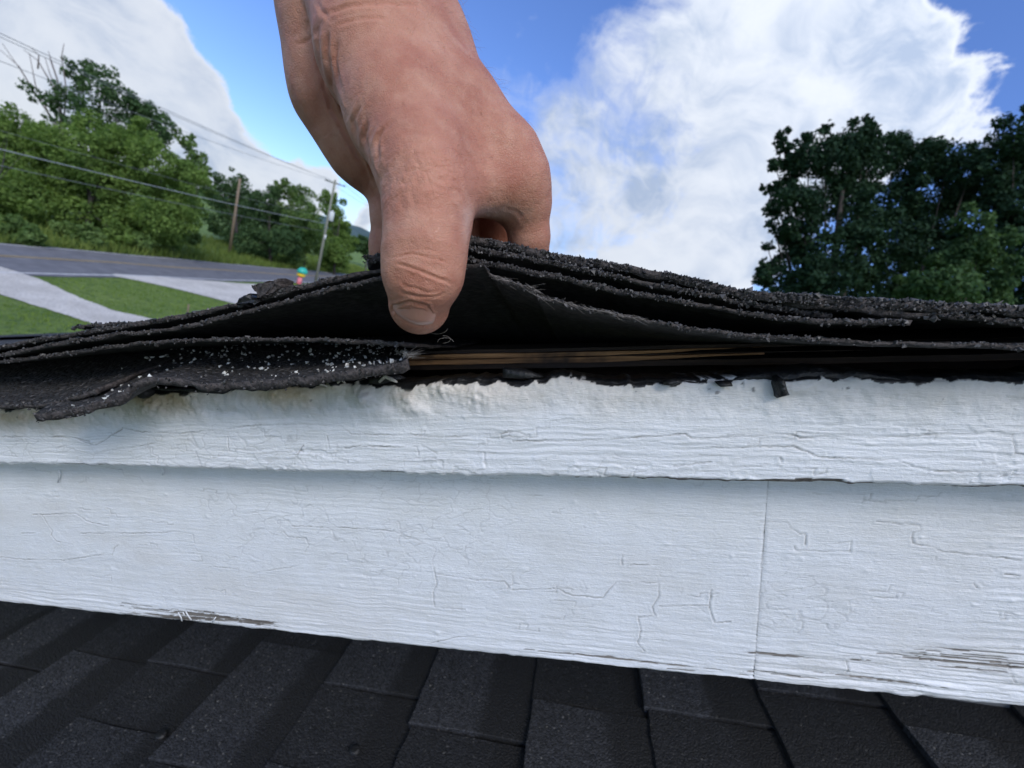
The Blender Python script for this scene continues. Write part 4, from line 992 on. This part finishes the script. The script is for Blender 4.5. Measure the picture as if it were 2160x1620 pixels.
chunk([(530, 603), (546, 598), (560, 594), (584, 590), (592, 598), (592, 607), (580, 618), (560, 628), (546, 626), (540, 616)], NL + .002, 1, 'shingle_fragment', 'larger torn flat piece of shingle standing up on the left stack')
chunk([(498, 640), (510, 626), (524, 619), (540, 628), (545, 638), (524, 645), (505, 648)], NL + .002, 2, 'shingle_fragment', 'small crumbled dark lump left of the standing shingle piece', TAR)

# --- lower roof: laminated tabs, each its own piece
U_LOW = -.499; W = .143
lower = part('lower_roof', MB().box((.05, U_LOW - .012, .35), (2.6, .012, 1.7)).mesh('lower_roof', FELT))
def tab_mesh(length, seed, th):
    rng = np.random.default_rng(seed); x1 = .176; g = .0012
    out = []
    for t in np.linspace(0, 1, 9): out.append((0 + rng.normal() * .0007, t * length))
    for t in np.linspace(0, 1, 4)[1:]: out.append((t * x1, length - g + rng.normal() * .0006))
    for t in np.linspace(1, 0, 4): out.append((t * x1, g + rng.normal() * .0006)) if t > 0 else None
    q = np.array(out); m = len(q)
    ht = lambda x: .0112 - .0064 / W * x
    top = np.c_[q[:, 0], ht(q[:, 0]) + (th - .005), q[:, 1]]; bev = top.copy(); c = q.mean(0)
    inn = c + (q - c) * np.array([.988, .990]); tin = np.c_[inn[:, 0], ht(inn[:, 0]) + (th - .005) + .0009, inn[:, 1]]
    bot = np.c_[q[:, 0], ht(q[:, 0]) - .0045, q[:, 1]]
    V = np.concatenate([tin, top, bot]); F = [tuple(range(m))[::-1]] + [(i * m + j, i * m + (j + 1) % m, (i + 1) * m + (j + 1) % m, (i + 1) * m + j) for i in range(2) for j in range(m)]
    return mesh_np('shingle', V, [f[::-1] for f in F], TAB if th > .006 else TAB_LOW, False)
def lower_tabs():
    rng = np.random.default_rng(17)
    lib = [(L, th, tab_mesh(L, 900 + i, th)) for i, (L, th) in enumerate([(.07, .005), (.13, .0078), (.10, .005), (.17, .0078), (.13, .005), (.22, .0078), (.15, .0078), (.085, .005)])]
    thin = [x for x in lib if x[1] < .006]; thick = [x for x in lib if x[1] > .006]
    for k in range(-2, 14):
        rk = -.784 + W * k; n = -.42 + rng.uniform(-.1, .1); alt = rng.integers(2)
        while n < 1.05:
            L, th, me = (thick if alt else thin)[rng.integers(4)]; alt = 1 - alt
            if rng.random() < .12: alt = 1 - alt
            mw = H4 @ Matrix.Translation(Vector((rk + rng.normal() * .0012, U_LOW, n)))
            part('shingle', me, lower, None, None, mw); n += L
lower_tabs()
for i, (x, y) in enumerate([(340, 1549), (748, 1581)]):
    v = hr(x, y); t = (U_LOW + .0135) / v[1]; p = v * t; th = np.linspace(0, 6.28, 12, endpoint=False)
    V = [(p[0] + .0065 * k * np.cos(a), p[1] + d, p[2] + .0055 * k * np.sin(a)) for k, d in ((1, -.002), (1, .0008), (.6, .0016)) for a in th]
    F = [(a * 12 + j, (a + 1) * 12 + j, (a + 1) * 12 + (j + 1) % 12, a * 12 + (j + 1) % 12) for a in range(2) for j in range(12)] + [tuple(24 + j for j in range(12))[::-1]]
    part('tar_dab', mesh_np('tar_dab', V, F, TAR), lower)

# ------------------------------------------------------------------ the hand
def cp(x, y, d): return camray(x, y) * d / FPX              # point in metres, axes square to the hand's viewing side
def prim(x, y, d, r): return (cp(x, y, d), r / FPX * d)
def chain(*pts): P = [prim(*p) for p in pts]; return [(P[i][0], P[i + 1][0], P[i][1], P[i + 1][1]) for i in range(len(P) - 1)]
THUMB = chain((770, 30, .150, 112), (800, 120, .146, 118), (850, 250, .139, 108), (890, 340, .132, 96), (906, 400, .128, 90), (903, 470, .125, 82), (896, 540, .1225, 76), (894, 572, .122, 62)) + chain((872, 577, .1225, 54), (914, 580, .1225, 54)) + \
        chain((892, 592, .1235, 66), (885, 642, .131, 63))
BACK = chain((840, -40, .166, 105), (890, 100, .160, 92), (985, 270, .157, 82), (1055, 345, .153, 78), (1086, 395, .152, 68)) + chain((820, 60, .158, 110), (930, 250, .152, 95), (1000, 345, .147, 72)) + \
       chain((940, 390, .137, 56), (1010, 394, .143, 36), (1085, 396, .151, 40))
INDEX = chain((1086, 390, .152, 68), (1112, 440, .156, 43), (1116, 500, .161, 40), (1113, 545, .168, 40), (1085, 575, .180, 44), (1060, 570, .192, 40))
WRIST = chain((800, -20, .160, 118), (760, -180, .19, 130), (735, -330, .25, 130), (720, -420, .33, 125)) + chain((690, -10, .166, 88), (690, -180, .196, 110), (690, -330, .255, 105), (690, -420, .33, 100)) + chain((875, -50, .172, 80), (830, -180, .2, 105), (790, -330, .255, 105), (760, -420, .33, 100))
PALM = chain((698, 20, .168, 84), (703, 90, .170, 84), (722, 200, .176, 88), (775, 310, .185, 72), (835, 385, .192, 58)) + chain((850, 150, .180, 110), (930, 280, .182, 95), (1040, 360, .180, 74)) + chain((860, 360, .200, 70), (1000, 350, .205, 75))
FING = [chain((1085, 385, .186, 62), (1078, 470, .205, 62), (1062, 545, .214, 58), (1030, 580, .215, 48)), chain((1000, 385, .205, 62), (990, 480, .214, 60), (980, 560, .222, 54)),
        chain((838, 385, .192, 52), (826, 450, .192, 40), (822, 520, .196, 38), (818, 570, .20, 36))]
LIGHT_PLUG = chain((885, 380, .142, 78), (905, 395, .195, 74)) + chain((905, 470, .150, 58), (930, 480, .205, 62))  # flesh added behind the thumb to shut light out of the hollow
def cone_d(P, c):
    a, b, ra, rb = c; ab = b - a; L = float(ab @ ab) + 1e-12
    t = np.clip((P @ ab - a @ ab) / L, 0, 1)
    q = P - a - t[..., None] * ab
    return np.sqrt((q * q).sum(-1)) - (ra + (rb - ra) * t)
def smin(a, b, k):
    h = np.maximum(k - np.abs(a - b), 0) / k; return np.minimum(a, b) - h * h * k * .25
def group_d(P, prims, k):
    d = None
    for c in prims:
        e = cone_d(P, c); d = e if d is None else smin(d, e, k)
    return d
def hand_d(P):
    g1 = group_d(P, THUMB[:-1], .006); g1b = group_d(P, THUMB[-1:], .003); g1 = smin(g1, g1b, .0045)
    g2 = group_d(P, BACK, .010); g = smin(g1, g2, .012)
    g = smin(g, group_d(P, INDEX, .004), .006)
    w = group_d(P, WRIST, .014)
    pal = group_d(P, PALM, .012)
    pal = smin(pal, group_d(P, LIGHT_PLUG, .008), .008)
    fg = None
    for f in FING:
        e = group_d(P, f, .004); fg = e if fg is None else smin(fg, e, .0015)
    pal = smin(pal, fg, .006)
    g = smin(g, pal, .0030)
    return smin(g, w, .012)
def surface_nets(F, org, h):
    nx, ny, nz = F.shape; S = F < 0
    corner = [(i, j, k) for i in (0, 1) for j in (0, 1) for k in (0, 1)]
    cs = sum(S[i:nx - 1 + i, j:ny - 1 + j, k:nz - 1 + k].astype(np.int8) for i, j, k in corner)
    act = (cs > 0) & (cs < 8); I = np.argwhere(act); idx = -np.ones(act.shape, np.int64); idx[tuple(I.T)] = np.arange(len(I))
    acc = np.zeros((len(I), 3)); cnt = np.zeros(len(I))
    for a in corner:
        for ax in range(3):
            if a[ax]: continue
            b = list(a); b[ax] = 1
            fa_ = F[I[:, 0] + a[0], I[:, 1] + a[1], I[:, 2] + a[2]]; fb_ = F[I[:, 0] + b[0], I[:, 1] + b[1], I[:, 2] + b[2]]
            m = (fa_ < 0) != (fb_ < 0); t = np.where(m, fa_ / (fa_ - fb_ + 1e-20), 0)
            p = np.array(a, float)[None].repeat(len(I), 0); p[:, ax] += t; acc += p * m[:, None]; cnt += m
    V = (I + acc / cnt[:, None]) * h + org; Q = []
    for ax in range(3):
        sl0 = [slice(None)] * 3; sl1 = [slice(None)] * 3; sl0[ax] = slice(0, -1); sl1[ax] = slice(1, None)
        A, B = S[tuple(sl0)], S[tuple(sl1)]; E = np.argwhere(A != B); u, v = (ax + 1) % 3, (ax + 2) % 3
        ok = (E[:, u] > 0) & (E[:, v] > 0) & (E[:, u] < F.shape[u] - 1) & (E[:, v] < F.shape[v] - 1); E = E[ok]
        o = []
        for du, dv in ((-1, -1), (0, -1), (0, 0), (-1, 0)):
            c = E.copy(); c[:, u] += du; c[:, v] += dv; o.append(idx[tuple(c.T)])
        q = np.stack(o, 1); flip = ~A[tuple(E.T)]; q[flip] = q[flip][:, ::-1]; Q.append(q)
    return V, np.concatenate(Q)
def subdivide(V, Q):
    e = np.concatenate([Q[:, [0, 1]], Q[:, [1, 2]], Q[:, [2, 3]], Q[:, [3, 0]]]); es = np.sort(e, 1)
    key = es[:, 0] * len(V) + es[:, 1]; uq, inv = np.unique(key, return_inverse=True); n = len(Q)
    ev = (V[uq // len(V)] + V[uq % len(V)]) / 2; fv = V[Q].mean(1); b = len(V); f = b + len(ev) + np.arange(n)
    m = [b + inv[i * n:(i + 1) * n] for i in range(4)]
    NQ = np.concatenate([np.stack([Q[:, i], m[i], f, m[i - 1]], 1) for i in range(4)])
    return np.concatenate([V, ev, fv]), NQ
def vert_normals(V, Q):
    n = np.cross(V[Q[:, 2]] - V[Q[:, 0]], V[Q[:, 3]] - V[Q[:, 1]]); N = np.zeros_like(V)
    for i in range(4):
        for c in range(3): N[:, c] += np.bincount(Q[:, i], n[:, c], len(V))
    return N / (np.linalg.norm(N, axis=1)[:, None] + 1e-20)
def project_sdf(V, it=2):
    e = .0002
    for _ in range(it):
        d = hand_d(V); G = np.stack([hand_d(V + np.eye(3)[i] * e) - d for i in range(3)], 1) / e
        V = V - (d / (np.maximum((G * G).sum(1), .3)))[:, None] * G
    return V
def make_hand():
    allp = THUMB + BACK + INDEX + WRIST + PALM + sum(FING, []) + LIGHT_PLUG
    lo = np.min([np.minimum(c[0] - c[2], c[1] - c[3]) for c in allp], 0) - .006; hi = np.max([np.maximum(c[0] + c[2], c[1] + c[3]) for c in allp], 0) + .006
    h = .0018; n = np.ceil((hi - lo) / h).astype(int) + 1
    ax = [lo[i] + h * np.arange(n[i]) for i in range(3)]; F = np.empty(n, np.float32)
    for i in range(0, n[0], 8):
        X, Y, Z = np.meshgrid(ax[0][i:i + 8], ax[1], ax[2], indexing='ij'); F[i:i + 8] = hand_d(np.stack([X, Y, Z], -1))
    V, Q = surface_nets(F, lo, h)
    V, Q = subdivide(V, Q); V = project_sdf(V, 2)
    V, Q = subdivide(V, Q); V = project_sdf(V, 1)
    N = vert_normals(V, Q)
    px = np.c_[1080 + FPX * V[:, 0] / -V[:, 2], 810 - FPX * V[:, 1] / -V[:, 2]]
    front = sstep((N * nrm_rows(-V)).sum(1), .0, .35) * (px[:, 1] > -80)
    disp = np.zeros(len(V)); red = np.zeros(len(V)); pale = np.zeros(len(V))
    jit = px + 3.0 * np.c_[fbm(V * 260, 2, 61), fbm(V * 260, 2, 62)]
    def groove(line, w, dep, rim=.5):
        L = np.array(line, float); m = (px[:, 0] > L[:, 0].min() - 4 * w) & (px[:, 0] < L[:, 0].max() + 4 * w) & (px[:, 1] > L[:, 1].min() - 4 * w) & (px[:, 1] < L[:, 1].max() + 4 * w) & (V[:, 2] > -.21)
        d = seg_dist(jit[m], L) / w
        s = np.r_[0, np.cumsum(np.linalg.norm(np.diff(L, axis=0), axis=1))]
        end = np.minimum(np.hypot(*(px[m] - L[0]).T), np.hypot(*(px[m] - L[-1]).T)); fade = sstep(end, 0, min(30, s[-1] * .3))
        disp[m] += (-dep * np.exp(-d * d) + rim * dep * np.exp(-((d - 2) / 1.1) ** 2)) * fade
        red[m] = np.maximum(red[m], .5 * np.exp(-d * d) * fade)
    # thumb joint folds
    groove([(826, 556), (850, 560), (890, 573), (925, 588), (958, 600)], 3.4, .00045, .5)
    groove([(835, 588), (860, 604), (900, 616), (935, 613)], 3.0, .0002, .4)
    groove([(822, 545), (870, 535), (920, 545), (960, 560)], 2.6, .00022); groove([(830, 566), (868, 578), (905, 588)], 2.0, .00016)
    groove([(845, 528), (890, 524), (940, 532)], 2.2, .00014); groove([(838, 612), (880, 626), (930, 624), (950, 612)], 3.0, .0002)
    # folds at the base of the thumb and along the heel of the palm
    groove([(672, 50), (668, 90), (676, 150), (700, 230), (748, 320), (790, 395)], 5, .0007, .4); groove([(692, 60), (690, 110), (700, 180), (728, 250)], 4.2, .0006)
    groove([(712, 80), (706, 130), (720, 200)], 4, .0004); groove([(775, 245), (768, 290), (778, 335), (796, 385)], 4, .0007); groove([(808, 262), (796, 300), (800, 350)], 4, .00045)
    groove([(760, 215), (745, 255), (752, 300)], 4, .0004); groove([(830, 250), (800, 285), (788, 320)], 4, .0003)
    groove([(618, 96), (640, 92), (662, 74), (675, 40)], 4, .0004, .1); groove([(640, 10), (652, 40), (650, 70)], 4, .0004); groove([(665, 0), (680, 25), (700, 40)], 5, .00025)
    groove([(680, 30), (740, 12), (820, 6), (900, 10)], 5, .0004); groove([(700, 55), (760, 40), (830, 38)], 4, .00022)
    groove([(1060, 436), (1090, 448), (1110, 474)], 4, .00015)
    groove([(828, 690), (824, 664), (832, 645), (868, 637), (902, 646), (912, 668), (906, 690)], 3.0, .0004, .5)
    # knuckle wrinkle field
    kn = np.exp(-(((px[:, 0] - 905) / 95) ** 2 + ((px[:, 1] - 375) / 75) ** 2))
    X = V * 1000
    r1 = 1 - np.abs(fbm(np.c_[X[:, 0] * .55 + X[:, 1] * .12, X[:, 1] * 1.15 - X[:, 0] * .3, X[:, 2] * .4] * .5, 2, 71)) * 3
    r2 = 1 - np.abs(fbm(np.c_[X[:, 0] * .9 + X[:, 1] * .5, X[:, 1] * .35 - X[:, 0] * .2, X[:, 2] * .4] * .5, 2, 72)) * 3
    disp -= (np.clip(r1, 0, 1) + .7 * np.clip(r2, 0, 1)) * (.00005 + .00032 * kn)
    disp += .00025 * fbm(V * 160, 3, 73) + .0005 * fbm(V * 60, 2, 74)
    # tendon hollow between thumb and index knuckle
    hol = np.exp(-(((px[:, 0] - 1010) / 45) ** 2 + ((px[:, 1] - 330) / 75) ** 2)); disp -= .0016 * hol
    kb = np.exp(-(((px[:, 0] - 925) / 70) ** 2 + ((px[:, 1] - 385) / 60) ** 2)); disp += .0010 * kb
    red = np.maximum(red, .75 * np.exp(-(((px[:, 0] - 890) / 75) ** 2 + ((px[:, 1] - 610) / 34) ** 2))); red = np.maximum(red, .45 * kn)
    red = np.clip(red + .25 * fbm(V * 70, 3, 75), 0, 1)
    pale = np.exp(-(((px[:, 0] - 1040) / 50) ** 2 + ((px[:, 1] - 450) / 16) ** 2)) + .6 * np.exp(-(((px[:, 0] - 985) / 10) ** 2 + ((px[:, 1] - 480) / 40) ** 2))
    # nail bed is sunk a little so that the plate sits in it
    V2 = V + N * (disp * front)[:, None]
    return V2, Q, px, np.clip(red, 0, 1) * front, np.clip(pale, 0, 1) * front
def nrm_rows(A): return A / np.linalg.norm(A, axis=1)[:, None]
def skin_fn(g, b, tc):
    ob = tc.outputs['Object']
    n1, _ = g.noise(ob, 55, 5, .65); n2, _ = g.noise(ob, 420, 4, .6); n3, _ = g.noise(ob, 130, 4, .6)
    c = g.mix(g.rng(n1, .3, .72), (.53, .255, .165), (.41, .16, .10))
    c = g.mix(g.math('MULTIPLY', g.rng(n3, .45, .75), .4), c, (.62, .36, .25))
    c = g.mix(g.math('MULTIPLY', g.attr('red'), .55), c, (.55, .21, .14))
    c = g.mix(g.math('MULTIPLY', g.attr('pale'), .6), c, (.75, .55, .46))
    c = g.mix(g.math('MULTIPLY', g.rng(n2, .52, .72), .18), c, (.42, .18, .13))
    setp(g, b, base_color=c, roughness=g.math('ADD', .42, g.math('MULTIPLY', n2, .2)))
    b.inputs['Subsurface Weight'].default_value = .22; b.inputs['Subsurface Radius'].default_value = (.9, .35, .2); b.inputs['Subsurface Scale'].default_value = .0035
    b.inputs['Specular IOR Level'].default_value = .4
    v = g.vor(g.mapping(ob, (1.0, 1.0, .8), (.4, .3, .5)), 1500, 'DISTANCE_TO_EDGE'); v2 = g.vor(g.mapping(ob, (1.0, .45, 1), (0, 0, .4)), 950, 'DISTANCE_TO_EDGE')
    e = g.math('ADD', g.rng(v.outputs['Distance'], 0, .14), g.math('MULTIPLY', g.rng(v2.outputs['Distance'], 0, .12), 1.1))
    g.set(b.inputs['Normal'], g.bump(g.math('ADD', e, g.math('MULTIPLY', n2, .8)), .42, .00028))
SKIN = material('skin', skin_fn)
def build_person():
    V, Q, px, red, pale = make_hand()
    Wv = V @ RW.T + CAM; org = wp(880, 700, .135)
    me = mesh_np('person', Wv - org, Q, SKIN, True, dict(red=red, pale=pale))
    o = link('person', me, None, Matrix.Translation(Vector(org)))
    tag(o, 'bare hand and forearm reaching down to pinch and lift the shingle stack', 'person')
    # thumbnail: a curved plate on the back of the last joint
    a, t = cp(892, 592, .1235), cp(885, 642, .131); axis_ = nrm(t - a); tip = t; r = 63 / FPX * .131
    view = nrm(-(a + t) / 2); side = nrm(np.cross(axis_, view)); dors = nrm(np.cross(side, axis_)); dors = dors if dors @ view > 0 else -dors
    SIDE_SIGN = 1.0 if side[0] > 0 else -1.0
    nu, nv = 17, 15; Vn = []
    for i in range(nu):
        s = i / (nu - 1)                              # cuticle -> free edge
        for j in range(nv):
            q = (j / (nv - 1) - .5) * 2; wdt = .92 * (1 - .10 * s) * math.sqrt(max(0, 1 - (max(0, .35 - s) / .42) ** 2)) * math.sqrt(max(.2, 1 - (max(0, s - .8) / .28) ** 2))
            ang = q * wdt * .80 - .18 * SIDE_SIGN
            base = tip + axis_ * (-.0085 + s * .0115)
            rr = r * (1.02 - .04 * abs(ang)) + .0005 - .0034 * max(0, s - .45) ** 2 / .3
            Vn.append(base + rr * (math.cos(ang) * dors + math.sin(ang) * side))
    Vn = np.array(Vn); Vb = Vn - dors * .0008; k = len(Vn); F = grid_faces(nu, nv)
    i0 = np.r_[np.arange(nv - 1), np.arange(1, nu) * nv - 1, (nu * nv - 1) - np.arange(nv - 1), (np.arange(nu - 1, 0, -1)) * nv]
    i1 = np.roll(i0, -1)
    def nail_fn(g, b, tc):
        setp(g, b, base_color=g.mix(g.rng(g.attr('tipness'), .72, .86), (.52, .27, .20), (.62, .48, .38)), roughness=.22); b.inputs['Subsurface Weight'].default_value = .15; b.inputs['Subsurface Scale'].default_value = .002
        n, _ = g.noise(tc.outputs['Object'], 900, 3, .6); g.set(b.inputs['Normal'], g.bump(n, .15, .0002))
    NAIL = material('thumbnail', nail_fn); s_ = np.repeat(np.linspace(0, 1, nu), nv)
    me = mesh_np('thumbnail', np.concatenate([Vn, Vb]) @ RW.T + CAM - org, np.concatenate([F, F[:, ::-1] + k]), NAIL, True, dict(tipness=np.r_[s_, s_]))
    link('thumbnail', me, o, Matrix.Translation(Vector(org)))
    # fine hairs on wrist and back of the hand
    rng = np.random.default_rng(8); mb = MB(); N = vert_normals(V, Q); vw = (N * nrm_rows(-V)).sum(1)
    pale_i = np.where((vw > .25) & (px[:, 1] > -30) & (px[:, 1] < 330) & (px[:, 0] > 760) & (px[:, 0] < 1100))[0]
    edge_i = np.where((np.abs(vw) < .16) & (px[:, 1] > -60) & (px[:, 1] < 260) & (px[:, 0] > 930))[0]
    for idx, n, l0 in ((pale_i, 150, .0026), (edge_i, 60, .006)):
        for i in rng.choice(idx, min(n, len(idx)), replace=False):
            p = V[i]; d = N[i] * .5 + np.array([.25, -.8, 0]) + rng.normal(size=3) * .3; d = d / np.linalg.norm(d); l = l0 * rng.uniform(.6, 1.4)
            q = [p, p + d * l * .5 + N[i] * .0004, p + d * l - N[i] * .0002]; mb.tube(np.array(q) @ RW.T + CAM - org, [.00003, .000025, .000012], 3, False)
    HM = material('arm_hair', plain_fn((.30, .19, .11), (.5, .36, .24), 300, .4))
    h = link('arm_hair', mb.mesh('arm_hair', HM), o, Matrix.Translation(Vector(org))); h['kind'] = 'stuff'
build_person()
